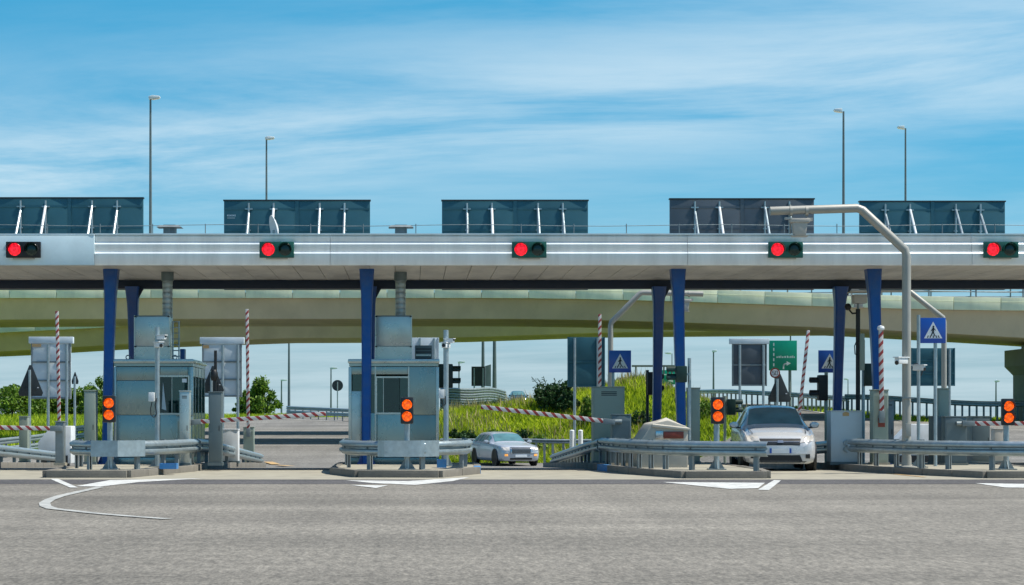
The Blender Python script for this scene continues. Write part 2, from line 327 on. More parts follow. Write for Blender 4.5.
def set_origin(o, loc):
    """give a top-level mesh its origin at loc without moving it"""
    loc = Vector(loc); d = loc-Vector(o.location); o.data.transform(Matrix.Translation(-d)); o.location = loc; ORG[o.name] = loc; return o
# ------------------------------------------------------------------ ground shape
_yy = np.arange(-60, 900, .25)
def _prof(pts, k):
    y = np.interp(_yy, [p[0] for p in pts], [p[1] for p in pts]); n = int(k/.25)
    return np.convolve(np.pad(y, n, mode='edge'), np.ones(2*n+1)/(2*n+1), mode='valid')
PL = _prof([(-60, 0), (48.5, 0), (87, -.89), (92, -.86), (110, -.15), (140, .3), (172, 1.3), (900, 1.3)], 2)
PR = _prof([(-60, 0), (48.5, 0), (65, -.38), (76, -.36), (100, .75), (120, 1.5), (140, 2.2), (170, 2.45), (900, 2.2)], 3)
PF = _prof([(-60, 0), (48.5, 0), (65, -.38), (76, -.36), (100, .55), (120, 1.15), (900, 1.2)], 3)
_kx = [-60, -3, 0, 2, 4.6, 6.7, 9.8, 11.9, 13.2, 14.5, 16, 18, 60]; _kz = [-9, -.6, .9, 1.4, 1.75, 1.95, 2.6, 3.15, 2.8, 2.3, 1.8, 1.1, -9]
def H(X, Y):
    X = np.asarray(X, float); Y = np.asarray(Y, float)
    l = np.interp(Y, _yy, PL); r = np.interp(Y, _yy, PR); f = np.interp(Y, _yy, PF)
    b = l+(r-l)*sm(12, 17, X); b = b+(f-b)*sm(26, 33, X)
    top = np.interp(X, _kx, _kz)+.12*np.sin(X*1.3)*np.cos(Y*.31)
    k = sm(92.5, 105, Y)*(1-.9*sm(114, 150, Y))
    return np.where(top > b, b+(top-b)*k, b)
def h(x, y): return float(H(x, y))

def grid(name, m, xs, ys, zoff, kind='structure', fx=None):
    """sheet following the ground; fx(Y) gives left and right edges when xs are fractions"""
    xs = np.asarray(xs); ys = np.asarray(ys); XX, YY = np.meshgrid(xs, ys)
    if fx is not None:
        a = np.array([fx(y) for y in ys]); XX = a[:, :1]+(a[:, 1:]-a[:, :1])*XX
    ZZ = H(XX, YY)+zoff
    v = np.stack([XX, YY, ZZ], -1).reshape(-1, 3); nx = len(xs); fs = []
    for j in range(len(ys)-1):
        for i in range(nx-1): fs.append((j*nx+i, j*nx+i+1, (j+1)*nx+i+1, (j+1)*nx+i))
    me = bpy.data.meshes.new(name); me.from_pydata(v.tolist(), [], fs); me.materials.append(M[m])
    for p in me.polygons: p.use_smooth = True
    o = bpy.data.objects.new(name, me); C.objects.link(o); ORG[o.name] = Vector()
    if kind: o['kind'] = kind
    return o
gx = np.concatenate([np.geomspace(1500, 62, 14)*-1, np.arange(-60, 71, 1.0), np.geomspace(72, 1500, 14)])
gy = np.concatenate([[-400, -150, -60], np.arange(-40, 40, 8), np.arange(40, 182, 1.0), np.geomspace(184, 3500, 24)])
grid('ground', 'grass_ground', gx, gy, -.10)
grid('road', 'asphalt', np.arange(-60, 71, 1.0), np.arange(-40, 47, 1.0), 0)
grid('road', 'asphalt_far', np.arange(-60, 71, 1.0), np.arange(46, 93, 1.0), -.002)
grid('road', 'asphalt_far', np.linspace(0, 1, 24), np.arange(92, 176, 1.0), -.004, fx=lambda y: (float(np.interp(y, [92, 100, 172, 176], [-40, -15, -15, -15])), float(np.interp(y, [92, 98, 112, 176], [2.0, -1.2, -3.0, -4.6]))))
grid('road', 'asphalt_far', np.linspace(0, 1, 30), np.arange(92, 150, 1.0), -.004, fx=lambda y: (float(np.interp(y, [92, 97, 104, 140, 150], [13.0, 16.6, 19.3, 20.8, 21])), float(np.interp(y, [92, 106, 108, 112, 125, 150], [60, 60, 27, 25.5, 25, 25.5]))))
# concrete apron at the booths, darker resurfaced strip before it
grid('pavement', 'concrete', np.arange(-60, 71, 2.0), np.linspace(39.6, 46.9, 8), .004)
grid('road_strip', 'asphalt_dark', np.arange(-60, 71, 2.0), np.linspace(36.9, 39.6, 4), .0035)
grid('pavement_joint', 'joint', np.arange(-60, 71, 2.0), np.linspace(46.75, 47.15, 3), .008)
asphalt('asphalt_seam', (.10, .098, .092), (.13, .128, .12)); mat('paint_worn', (.42, .42, .39), .8, 0, .2, 10, dirt=(.19, .19, .18), dirt_amt=.85, dirt_scale=3)
def flat(name, m, poly, z=.008, kind='structure'):
    """painted polygon on the road, densified so that it follows the ground"""
    b = MB(); b.add([(x, y, h(x, y)+z) for x, y in poly], [tuple(range(len(poly)))]); o = b.build(name, m); o['kind'] = kind; return o
def gp(x, y): Y = CAMZ*FPX/(y-VY); return (px(x, Y), Y)
def line(name, m, pts, wd, z=.008):
    P = [Vector((*p, 0)) for p in pts]; b = MB(); vs = []
    for i, p in enumerate(P):
        d = (P[min(i+1, len(P)-1)]-P[max(i-1, 0)]).normalized(); nn = Vector((-d.y, d.x, 0))*wd/2
        for q in (p+nn, p-nn): vs.append((q.x, q.y, h(q.x, q.y)+z))
    b.add(vs, [(2*i, 2*i+1, 2*i+3, 2*i+2) for i in range(len(P)-1)]); o = b.build(name, m); o['kind'] = 'structure'; return o
# tar seams and worn bands across the plaza
W = 'paint_chip'; mat('paint_chip', (.60, .60, .57), .75, 0, .12, 10, dirt=(.22, .215, .20), dirt_amt=.8, dirt_scale=4)
flat('road_marking', W, [gp(76, 486.5), gp(100, 487), gp(140, 482.3), gp(205, 478.6), gp(110, 480.5)])
flat('road_marking', W, [gp(50, 479.2), gp(58, 479.2), gp(78, 488), gp(70, 488)], .009)
line('road_marking', 'paint_worn', [gp(100, 487.5), gp(84, 491), gp(60, 496.5), gp(50, 500), gp(44.5, 503.5), gp(45.5, 506.5), gp(52, 509), gp(70, 511), gp(95, 513.8), gp(130, 516.8), gp(168, 519.5)], .16, .010)
flat('road_marking', W, [gp(346, 480.6), gp(408, 481.4), gp(470, 477.5), gp(452, 481.5), gp(415, 485.3), gp(372, 483.4)])
flat('road_marking', W, [gp(350, 485.4), gp(388, 485.8), gp(376, 488.4)], .009)
flat('road_marking', W, [gp(662, 482.4), gp(765, 483.2), gp(758, 488.5), gp(730, 489.3)])
flat('road_marking', W, [gp(774, 480.5), gp(781, 480.8), gp(769, 490.5), gp(758, 490.2)], .009)
flat('road_marking', W, [gp(975, 483.5), gp(1040, 484.5), gp(1040, 488.4), gp(1005, 487.8)])
line('road_marking', 'paint_yellow_road', [gp(872, 470.5), gp(890, 474), gp(925, 477.5)], .10, .012)
def far_pt(x, y, Y): return (px(x, Y), Y)
for a, b_ in (((268, 0, 92.5), (276, 0, 89.5)), ((279, 0, 88.0), (291, 0, 83.0))):
    line('road_marking', 'paint_yellow_road', [far_pt(*a), far_pt(*b_)], .42, .03)
line('road_marking', W, [(25.0, 150), (24.6, 125), (25.1, 112), (26.6, 108)], .22, .03)
line('road_marking', W, [(-30, 168.5), (-12, 168), (-5.6, 160)], .3, .03)

# ------------------------------------------------------------------ traffic islands
ISL = {
 0: dict(L=[(-13.9, 66), (-13.9, 44), (-13.6, 40.7)], R=[(-12, 40.7), (-11.1, 45.6), (-11.05, 66)]),
 1: dict(L=[(-7.6, 66), (-7.6, 46), (-7.45, 40.75)], R=[(-5.8, 40.75), (-5.0, 45.4), (-4.9, 66)]),
 2: dict(L=[(-1.72, 66), (-1.70, 43.2), (-1.10, 40.95)], R=[(.55, 40.8), (1.42, 43.6), (1.5, 46), (1.5, 66)]),
 3: dict(L=[(4.4, 66), (4.38, 46.5), (4.75, 43.2), (5.5, 40.3)], R=[(7.15, 40.3), (7.35, 42.4), (7.4, 66)]),
 4: dict(L=[(10.1, 66), (10.1, 46.5), (10.55, 43.5), (11.6, 40.4)], R=[(13.5, 40.3), (13.75, 46), (13.8, 66)]),
 5: dict(L=[(16.3, 66), (16.3, 46.5), (16.8, 43.5), (17.7, 40.4)], R=[(19.3, 40.3), (19.5, 46), (19.5, 66)]),
}
for k, d in ISL.items():
    ys = np.unique(np.concatenate([np.linspace(min(d['L'][-1][1], d['R'][0][1])+.02, 66, 26), [p[1] for p in d['L']], [p[1] for p in d['R']]]))
    Ly = [p[1] for p in d['L']][::-1]; Lx = [p[0] for p in d['L']][::-1]; Ry = [p[1] for p in d['R']]; Rx = [p[0] for p in d['R']]
    xl = np.interp(ys, Ly, Lx)+.08; xr = np.interp(ys, Ry, Rx)-.08
    b = MB(); vs = []
    for y, a, c in zip(ys, xl, xr): vs += [(a, y+.05, h(a, y)+.135), (c, y+.05, h(c, y)+.135)]
    b.add(vs, [(2*i, 2*i+1, 2*i+3, 2*i+2) for i in range(len(ys)-1)])
    o = struct(b.build('traffic_island', 'concrete')); d['o'] = o
    out_ = d['L']+d['R']
    for (x0, y0), (x1, y1) in zip(out_[:-1], out_[1:]):
        ln = math.hypot(x1-x0, y1-y0); n = max(1, round(ln/1.25)); a = math.atan2(y1-y0, x1-x0)
        for i in range(n):
            t0, t1 = i/n, (i+1)/n; cx, cy = x0+(x1-x0)*(t0+t1)/2, y0+(y1-y0)*(t0+t1)/2
            if cy > 64 and k in (0, 5): continue
            sl = math.atan2(h(x0+(x1-x0)*t1, y0+(y1-y0)*t1)-h(x0+(x1-x0)*t0, y0+(y1-y0)*t0), ln/n)
            zt = h(cx, cy)+.15+random.uniform(-.006, .006)
            bb = MB().box((0, 0, -.13), (ln/n-.014, .16, .26)); me = bb.mesh('kerbstone', bevel=.012)
            blue = (k == 2 and 43.0 < cy < 44.6 and cx > 1.2) or (k == 3 and 44.9 < cy < 46.2 and cx < 4.8)
            me.materials.append(M['paint_blue_kerb' if blue else 'kerb'])
            inst(me, 'kerbstone', o, (cx, cy, zt), (0, -sl, a+random.uniform(-.006, .006)))

# ------------------------------------------------------------------ guard rails
WPROF = [(0, -.155), (.012, -.15), (.085, -.105), (.09, -.075), (.085, -.045), (.01, -.012), (.01, .012), (.085, .045), (.09, .075), (.085, .105), (.012, .15), (0, .155)]
WPROF = WPROF+[(a-.012, z*.97) for a, z in WPROF[::-1]]
_pm = {}
def post_mesh(ht):
    key = round(ht, 2)
    if key not in _pm:
        c = [(-.05, -.04), (.05, -.04), (.05, -.015), (.042, -.015), (.042, -.032), (-.042, -.032), (-.042, .032), (.042, .032), (.042, .015), (.05, .015), (.05, .04), (-.05, .04)]
        me = MB().prism(c, 2, -key, 0).mesh('guard_post'); me.materials.append(M['galv_dull']); _pm[key] = me
    return _pm[key]
def guardrail(label, path, tops, posts, side=1, plate=None, wprof=None, m='galv', group='guardrails around the toll islands', extra=0):
    """path in plan; tops = height of the beam's upper edge over the ground at each path point; side=+1: bulge to the right of travel"""
    b0 = (path[0][0], path[0][1], h(*path[0])); t = thing('guardrail', label, 'guardrail', b0, group)
    pts = []; seg = []
    for i in range(len(path)-1):
        n = max(1, int(math.hypot(path[i+1][0]-path[i][0], path[i+1][1]-path[i][1])/.8))
        for j in range(n+(i == len(path)-2)):
            f = j/n; x = path[i][0]+(path[i+1][0]-path[i][0])*f; y = path[i][1]+(path[i+1][1]-path[i][1])*f
            seg.append((x, y)); pts.append((x, y, h(x, y)+tops[i]+(tops[i+1]-tops[i])*f-.155))
    # round the corners a little
    for _ in range(2):
        pts = [pts[0]]+[tuple(.25*a+.5*b_+.25*c for a, b_, c in zip(pts[i-1], pts[i], pts[i+1])) for i in range(1, len(pts)-1)]+[pts[-1]]
    prof = [(a*side, z) for a, z in (wprof or WPROF)]
    MB().sweep(pts, prof).build('beam', m, t, smooth=50)
    if extra: MB().sweep([(x, y, z-extra) for x, y, z in pts], prof).build('beam', m, t, smooth=50)
    if plate:   # flat cover plate over part of the beam, i0..i1 as path fractions
        d = np.cumsum([0]+[math.dist(pts[i], pts[i+1]) for i in range(len(pts)-1)])
        q = [tuple(np.interp(f*d[-1], d, [p[k] for p in pts]) for k in range(3)) for f in np.linspace(plate[0], plate[1], 10)]
        MB().sweep([(x, y, z) for x, y, z in q], [(.095*side, -.175), (.105*side, -.175), (.105*side, .165), (.095*side, .165)]).build('cover_plate', 'galv', t)
    d = np.cumsum([0]+[math.dist(pts[i], pts[i+1]) for i in range(len(pts)-1)])
    for f in posts:
        x, y, z = (float(np.interp(f*d[-1], d, [p[k] for p in pts])) for k in range(3))
        x2, y2 = (float(np.interp(min(f+.02, 1)*d[-1], d, [p[k] for p in pts])-np.interp(max(f-.02, 0)*d[-1], d, [p[k] for p in pts])) for k in range(2))
        a = math.atan2(y2, x2); x -= math.sin(a)*-.062*-side; y -= math.cos(a)*.062*-side
        zt = z+.17; inst(post_mesh(zt-h(x, y)+.12), 'guard_post', t, (x, y, zt), (0, 0, a))
        inst(bolt_me, 'bolt', t, (x+math.sin(a)*.072*side, y-math.cos(a)*.072*side, z), (0, 0, a))
    return t
bolt_me = MB().lathe([(.0, -.03), (.022, -.028), (.024, .0), (.024, .03)], (0, 0, 0), 1, 8).mesh('bolt'); bolt_me.materials.append(M['galv_dull'])
ev = lambda n: [(.5+i)/n for i in range(n)]
guardrail('corrugated guardrail running back along the right of the left booth island', [(-5.0, 46.6), (-4.98, 66)], [.74, .44], ev(11), 1)
guardrail('corrugated guardrail wrapped round the front of the left booth island', [(-7.45, 45), (-7.45, 42.7), (-6.95, 41.5), (-5.95, 41.5), (-5.3, 43.2), (-5.0, 46.2)], [.74, .74, .74, .74, .74, .74], [.05, .22, .36, .52, .67, .80, .95], 1, plate=(.385, .53))
guardrail('corrugated guardrail at the left picture edge leading to the far end of its island', [(-11.15, 46.6), (-11.12, 66)], [.74, .44], ev(11), 1)
guardrail('guardrail with bowed cover plate wrapped round the front of the middle booth island', [(-1.58, 47), (-1.56, 44.2), (-1.2, 42.0), (-.85, 41.5), (.45, 41.5), (1.1, 42.6), (1.3, 45), (1.32, 50)], [.74]*8, [.05, .22, .34, .43, .55, .63, .74, .9], 1, plate=(.365, .455))
guardrail('low guardrail behind the middle booth along the lane of the left booth', [(-1.6, 66), (-1.58, 48)], [.44, .74], ev(9), 1)
guardrail('guardrail descending along the left side of the beige crash block island', [(4.5, 64), (4.48, 47.6)], [.42, .74], ev(15), 1)
guardrail('long curved guardrail in front of the beige crash block and its amber light', [(4.5, 47.4), (4.62, 44.6), (5.1, 42.6), (6.0, 41.2), (7.25, 40.75)], [.76, .76, .74, .74, .74], [.06, .16, .25, .34, .42, .5, .58, .66, .77, .965], 1)
guardrail('guardrail along the left of the right island beside the silver hatchback', [(10.2, 62), (10.2, 46.8)], [.5, .72], ev(9), 1)
guardrail('curved guardrail in front of the right island and its tall camera pole', [(10.22, 46.6), (10.5, 44.2), (11.1, 42.4), (12.3, 41.1), (14.0, 40.8)], [.74]*5, [.06, .2, .34, .47, .58, .72, .9], 1)

# ------------------------------------------------------------------ overpass: two parallel decks
def overpass(label, Yn, Yf, zf0, zs0, ptop0, dz, X0, X1, pier_x):
    t = thing('overpass', label, 'overpass', (pier_x, (Yn+Yf)/2, h(pier_x, (Yn+Yf)/2)), 'decks of the flyover')
    xs = np.arange(X0, X1+.1, 2.0); b = MB(); vs = []
    for x in xs:
        d = dz(x); hn = .55*max(0, 1-abs(x-pier_x)/16)**2+.30*max(0, 1-abs(x+36)/22)**2
        zf, zs, zt = zf0+d, zs0+d-hn, ptop0+d-.4
        for y, z in ((Yn+.12, zt), (Yn+.12, zf+.05), (Yn+.5, zf-.02), (Yn+1.25, zs+.02), (Yn+1.5, zs), (Yf-1.5, zs), (Yf-1.25, zs+.02), (Yf-.5, zf-.02), (Yf-.12, zf+.05), (Yf-.12, zt)): vs.append((x, y, z))
    n = 10; fs = []
    for i in range(len(xs)-1):
        for j in range(n): fs.append((i*n+j, i*n+(j+1) % n, (i+1)*n+(j+1) % n, (i+1)*n+j))
    fs += [tuple(range(n)), tuple(range((len(xs)-1)*n, len(xs)*n))]
    b.add(vs, fs).build('girder', 'girder', t, smooth=25)
    step = 2.55
    for yy, sgn in ((Yn, 1), (Yf, -1)):
        for i in range(int((X1-X0)/step)):
            x = X0+(i+.5)*step; d0, d1 = dz(x-step/2), dz(x+step/2); a, c = x-step/2+.012, x+step/2-.012
            p = MB(); p.add([(a, yy, zf0+d0), (c, yy, zf0+d1), (c, yy+.12*sgn, zf0+d1), (a, yy+.12*sgn, zf0+d0), (a, yy, ptop0+d0), (c, yy, ptop0+d1), (c, yy+.12*sgn, ptop0+d1), (a, yy+.12*sgn, ptop0+d0)],
                  [(3, 2, 1, 0), (4, 5, 6, 7), (0, 1, 5, 4), (1, 2, 6, 5), (2, 3, 7, 6), (3, 0, 4, 7)]); p.build('parapet_panel', 'parapet', t, bevel=.01)
            if sgn > 0:
                lp = MB(); zm = (zf0+ptop0)/2+.1
                lp.add([(a, yy-.015, zm+d0-.02), (c, yy-.015, zm+d1-.02), (c, yy-.015, zm+d1+.02), (a, yy-.015, zm+d0+.02), (a, yy+.01, zm+d0-.02), (c, yy+.01, zm+d1-.02), (c, yy+.01, zm+d1+.02), (a, yy+.01, zm+d0+.02)],
                   [(3, 2, 1, 0), (4, 5, 6, 7), (0, 1, 5, 4), (1, 2, 6, 5), (2, 3, 7, 6), (3, 0, 4, 7)]); lp.build('parapet_rib', 'parapet', t)
                inst(rail_post, 'railing_post', t, (x, yy+.25, ptop0+dz(x)-.42))
    for q, rr in ((.95, .04), (.62, .03), (.3, .03)):
        MB().pipe([(x, Yn+.25, ptop0+dz(x)+q) for x in np.arange(X0, X1+.1, 4.0)], rr, 6).build('railing', 'galv_dull', t)
    for pc in (pier_x, -38.0):
        g = h(pc, (Yn+Yf)/2)-1; zs = zs0+dz(pc)-.55*(1 if pc == pier_x else .4)
        w2 = 1.5; y0, y1 = Yn+3.0, Yf-3.0
        MB().prism([(pc-w2, g), (pc+w2, g), (pc+w2, zs-1.7), (pc+w2+.5, zs-1.2), (pc+w2+.5, zs-.25), (pc-w2-.5, zs-.25), (pc-w2-.5, zs-1.2), (pc-w2, zs-1.7)], 1, y0, y1).build('pier', 'pier_mat', t, bevel=.03)
        MB().span(pc-1.1, pc+1.1, y0+.3, y1-.3, zs-.27, zs+.3).build('bearing', 'cabinet_grey', t)
    return t
rp = MB().box((0, 0, .7), (.07, .09, 1.4)).mesh('railing_post'); rp.materials.append(M['galv_dull']); rail_post = rp
dz1 = lambda x: -.68*float(sm(4, 34, x))
dz2 = lambda x: float(np.interp(x, [-40, -27, -18, -8, 3, 13, 33, 60], [-1.1, -1.05, -.6, -.26, -.22, .12, .3, .3]))
overpass('concrete flyover deck with pale parapet passing behind the toll canopy', 108.0, 119.5, 7.70, 6.62, 8.40, dz1, -60, 66, 36.5)
overpass('second flyover deck seen below and behind the first at the left', 128.0, 139.0, 7.70, 6.62, 8.40, dz2, -70, 80, 43.5)
# ------------------------------------------------------------------ toll canopy
CF, CB, ZB, ZT = 46.5, 52.7, 4.78, 5.48       # front and rear edge, underside, top
XA, XB = -22.0, 30.0
can = thing('toll_canopy', 'long flat toll plaza canopy with ribbed aluminium fascia on blue steel legs', 'canopy', (-1.08, 47.1, .14))
xj = px(95, CF)
joints = [xj, -1.9, 6.4, 13.0, 21.5, XB]
for a, b in zip(joints[:-1], joints[1:]):
    a += .004; b -= .004
    # three stepped bands; each band's upper lip slopes out and catches the light
    for zt, zb, yo, nm in ((ZT, 5.305, 0, 'fascia_band'), (5.30, 5.085, -.045, 'fascia_band'), (5.08, ZB-.01, -.09, 'fascia_band')):
        MB().prism([(CF+yo+.06, zt), (CF+yo+.045, zt), (CF+yo, zt-.045), (CF+yo+.012, zb+.03), (CF+yo+.03, zb), (CF+yo+.2, zb), (CF+yo+.2, zt)], 0, a, b).build(nm, 'fascia', can)
    MB().span(a, b, CF-.02, CF+.25, ZT+.002, ZT+.03).build('fascia_cap', 'fascia', can)
MB().span(XA, xj-.004, CF-.09, CF+.1, ZB-.01, ZT-.02).build('fascia_plate', 'fascia_plain', can, bevel=.008)
MB().span(XA, xj-.004, CF-.10, CF+.25, ZT-.018, ZT+.02).build('fascia_cap', 'fascia', can)
MB().span(XA, XB, CF+.26, CB, ZB+.06, ZT-.06).build('roof_deck', 'galv_dull', can)
x = XA
while x < XB:
    MB().span(x+.006, x+.594, CF+.13, CB-1.05, ZB, ZB+.05).build('soffit_panel', 'soffit', can); x += .6
MB().span(XA, XB, CB-1.04, CB-.78, ZB-.22, ZB+.03).build('beam', 'navy_paint', can, bevel=.01)
MB().span(XA, XB, CB-.24, CB-.02, ZB-.05, ZB+.06).build('beam', 'navy_paint', can, bevel=.01)
for xb in np.arange(XA+1.2, XB, 2.05): MB().span(xb-.05, xb+.05, CB-.77, CB-.25, ZB-.03, ZB+.05).build('purlin', 'navy_paint', can)
COLX = [-13.4, -7.2, -1.08, 6.36, 11.04, 18.0]
for cx in COLX:
    for yt, yb, zt in ((47.9, 47.1, ZB), (51.55, 52.1, ZB-.2)):
        b = MB(); rings = []
        zz = [(.12, .20, .22), (1.2, .21, .23), (2.6, .23, .25), (3.6, .25, .27), (4.15, .27, .30), (zt+.02, .36, .40)]
        for z, wx, wy in zz:
            f = (z-.12)/(zt-.12); y = yb+(yt-yb)*f; c = .035
            for dx, dy in ((-wx/2+c, -wy/2), (wx/2-c, -wy/2), (wx/2, -wy/2+c), (wx/2, wy/2-c), (wx/2-c, wy/2), (-wx/2+c, wy/2), (-wx/2, wy/2-c), (-wx/2, -wy/2+c)): rings.append((cx+dx, y+dy, z+(h(cx, yb) if z < .2 else 0)))
        n = 8; fs = [(i*n+j, i*n+(j+1) % n, (i+1)*n+(j+1) % n, (i+1)*n+j) for i in range(len(zz)-1) for j in range(n)]
        fs += [tuple(range(n-1, -1, -1)), tuple(range((len(zz)-1)*n, len(zz)*n))]
        col = b.add(rings, fs).build('column', 'blue_paint', can, smooth=30)
        zb_ = h(cx, yb)
        MB().box((cx, yb, zb_+.15), (.42, .42, .03)).build('base_plate', 'blue_paint', col)
        for s in (-1, 1): MB().prism([(cx+s*.09, zb_+.165), (cx+s*.2, zb_+.165), (cx+s*.09, zb_+.42)], 1, yb-.01, yb+.01).build('gusset', 'blue_paint', col)
        if yt > 50: MB().prism([(cx+.14, zt), (cx+.30, zt), (cx+.12, zt-.34)], 1, yt-.015, yt+.015).build('bracket', 'navy_paint', col)
# lifeline rail and duct caps on the roof
MB().pipe([(x_, 51.3, 6.16+.02*math.sin(x_)) for x_ in np.arange(XA, XB, 1.0)], .008, 6).build('lifeline', 'galv_dull', can)
for xp in np.arange(XA+.5, XB, 1.35): MB().tube((xp, 51.3, ZT-.07), (xp, 51.3, 6.2), .012, n=6).build('lifeline_post', 'galv_dull', can)
for vx_ in (170, 401):
    cx = px(vx_, 50.0); v = MB().box((cx, 50.0, 5.72), (.30, .30, .64)).build('roof_vent', 'galv_dull', can)
    MB().box((cx, 50.0, 6.0), (.62, .5, .05), taper=.75).build('vent_cap', 'galv_dull', v)
    for dx in (-.13, 0, .13): MB().box((cx+dx, 49.83, 5.9), (.03, .03, .2)).build('vent_leg', 'galv_dull', v)

# ------------------------------------------------------------------ lane sign boards on the rear edge, seen from behind
def board(label, xa, xb, m, ytop):
    Y = 53.0; a, b = px(xa, Y), px(xb, Y); zt, zb = pz(ytop, Y), pz(289.8, Y)
    t = thing('lane_sign_board', label, 'sign board', ((a+b)/2, Y, zb), 'lane sign boards on the canopy roof')
    mid = (a+b)/2
    for c, d in ((a, mid-.008), (mid+.008, b)): MB().span(c, d, Y, Y+.12, zb, zt).build('panel', m, t, bevel=.006)
    for c, d in ((a, mid-.04), (mid+.04, b)):
        for zz in (zt-.21, zt-.78): MB().span(c+.02, d-.02, Y-.025, Y-.001, zz-.025, zz+.025).build('rail', m, t)
    MB().span(mid-.05, mid+.05, Y-.02, Y-.001, zb, zt).build('seam_cover', m, t)
    MB().span(a-.02, b+.02, Y-.03, Y+.15, zt+.001, zt+.035).build('edge_trim', 'sign_back', t)
    for i, f in enumerate((.17, .34, .655, .825)):
        x = a+(b-a)*f
        MB().tube((x, Y-.07, ZT-.4), (x, Y-.07, zt-.06), .028, n=8).build('post', 'galv', t)
        MB().box((x, Y-.055, zt-.22), (.20, .06, .035)).build('clamp', 'galv', t)
        MB().box((x, Y-.055, zt-.78), (.10, .06, .035)).build('clamp', 'galv', t)
        MB().tube((x, Y-.09, zt-(.22 if i % 3 else .34)), (x, 51.75, ZT-.08), .036, n=8).build('strut', 'white_paint' if i == 1 else 'galv', t)
    return t
board('dark sign board at the left end of the canopy roof, above the plain fascia plate', -4, 143, 'board', 198.5)
B2 = board('dark sign board with a white dish before it on the canopy roof', 224, 370, 'board', 201)
board('dark sign board alone in the middle of the canopy roof, above the third red light', 442, 588, 'board', 201)
board('brownish grey sign board with the roadside camera head in front of it', 670, 814, 'board_brown', 199.5)
board('dark sign board at the right end of the canopy roof, behind the bent pole', 860, 1005, 'board', 202)
mk = MB()
for i in range(6): mk.box((px(227.2+i*1.5, 52.9), 52.995, pz(215.5, 53)), (.022, .004, .05 if i % 2 else .038))
mk.box((px(231.2, 53), 52.995, pz(218, 53)), (.2, .004, .012)); mk.build('maker_mark', 'sign_white', B2)
# white dish on the roof
dx, dy, dz_ = px(273.5, 50.4), 50.4, ZT-.07
d = thing('satellite_dish', 'white dish seen edge on, standing on the canopy roof', 'dish', (dx, dy, dz_))
MB().tube((dx, dy, dz_), (dx, dy, dz_+.55), .03, n=8).build('mast', 'galv', d)
b = MB(); prof = [(0, .10), (.12, .085), (.24, .045), (.33, 0), (.33, .012), (.24, .06), (.12, .1), (0, .115)]
for r, q in prof: pass
b.lathe(prof, (0, 0, 0), 0, 24); mt = Matrix.Rotation(R(18), 4, 'Z') @ Matrix.Rotation(R(-12), 4, 'Y')
b.v = [tuple(mt @ Vector((p[0], p[1], p[2]*1.05))+Vector((dx, dy-.05, dz_+.57))) for p in b.v]; b.build('reflector', 'white_paint', d, smooth=60)
MB().tube((dx, dy-.05, dz_+.12), (dx+.12, dy-.35, dz_+.36), .012, n=6).build('feed_arm', 'galv', d)

# ------------------------------------------------------------------ red lane signals on the fascia
def disc(b, c, r, ax=1, t=.02, n=24): return b.lathe([(r, -t/2), (r, t/2)], c, ax, n)
def visor(b, c, r, ln, sgn=-1):
    """open half hood over a lens facing -Y"""
    n = 12; vs = []
    for rr in (r, r-.008):
        for y in (0, sgn*ln):
            for i in range(n+1):
                a = R(-15)+R(210)*i/n; q = ln if y == 0 else 0
                vs.append((c[0]+rr*math.cos(a), c[1]+y*(1-.35*max(0, -math.sin(a))), c[2]+rr*math.sin(a)))
    k = n+1; fs = []
    for i in range(n):
        fs += [(i, i+1, k+i+1, k+i), (2*k+i, 2*k+i+1, 3*k+i+1, 3*k+i), (k+i, k+i+1, 3*k+i+1, 3*k+i), (i, i+1, 2*k+i+1, 2*k+i)]
    return b.add(vs, fs)
def lane_signal(label, xc, hm):
    Y = 46.36; x = px(xc, Y); z = pz(250, Y)
    t = thing('lane_signal', label, 'traffic light', (x, 46.41, z), 'red lane signals on the canopy fascia')
    MB().box((x, Y-.06, z+.0), (.80, .10, .37)).build('housing', hm, t, bevel=.015)
    for s, lm in ((-1, 'lens_red'), (1, 'lens_off')):
        c = (x+s*.195, Y-.115, z+.005)
        ln = MB(); ln.lathe([(0, -.035), (.08, -.03), (.135, -.01), (.15, .01)], c, 1, 28).build('lens', lm, t, smooth=60)
        visor(MB(), (c[0], c[1]-.0, c[2]), .168, .11).build('visor', hm, t)
    MB().box((x, Y-.03, z-.20), (.5, .05, .03)).build('bracket', 'beige', t)
lane_signal('red lane signal with black housing on the plain plate at far left', 24, 'black')
lane_signal('red lane signal below the white dish, over the lane beside the left booth', 277, 'signal_green')
lane_signal('red lane signal in the middle of the fascia, third from the left', 529, 'signal_green')
lane_signal('red lane signal below the camera arm, over the silver hatchback lane', 785, 'signal_green')
lane_signal('red lane signal nearest the right end of the fascia', 1000, 'signal_green')

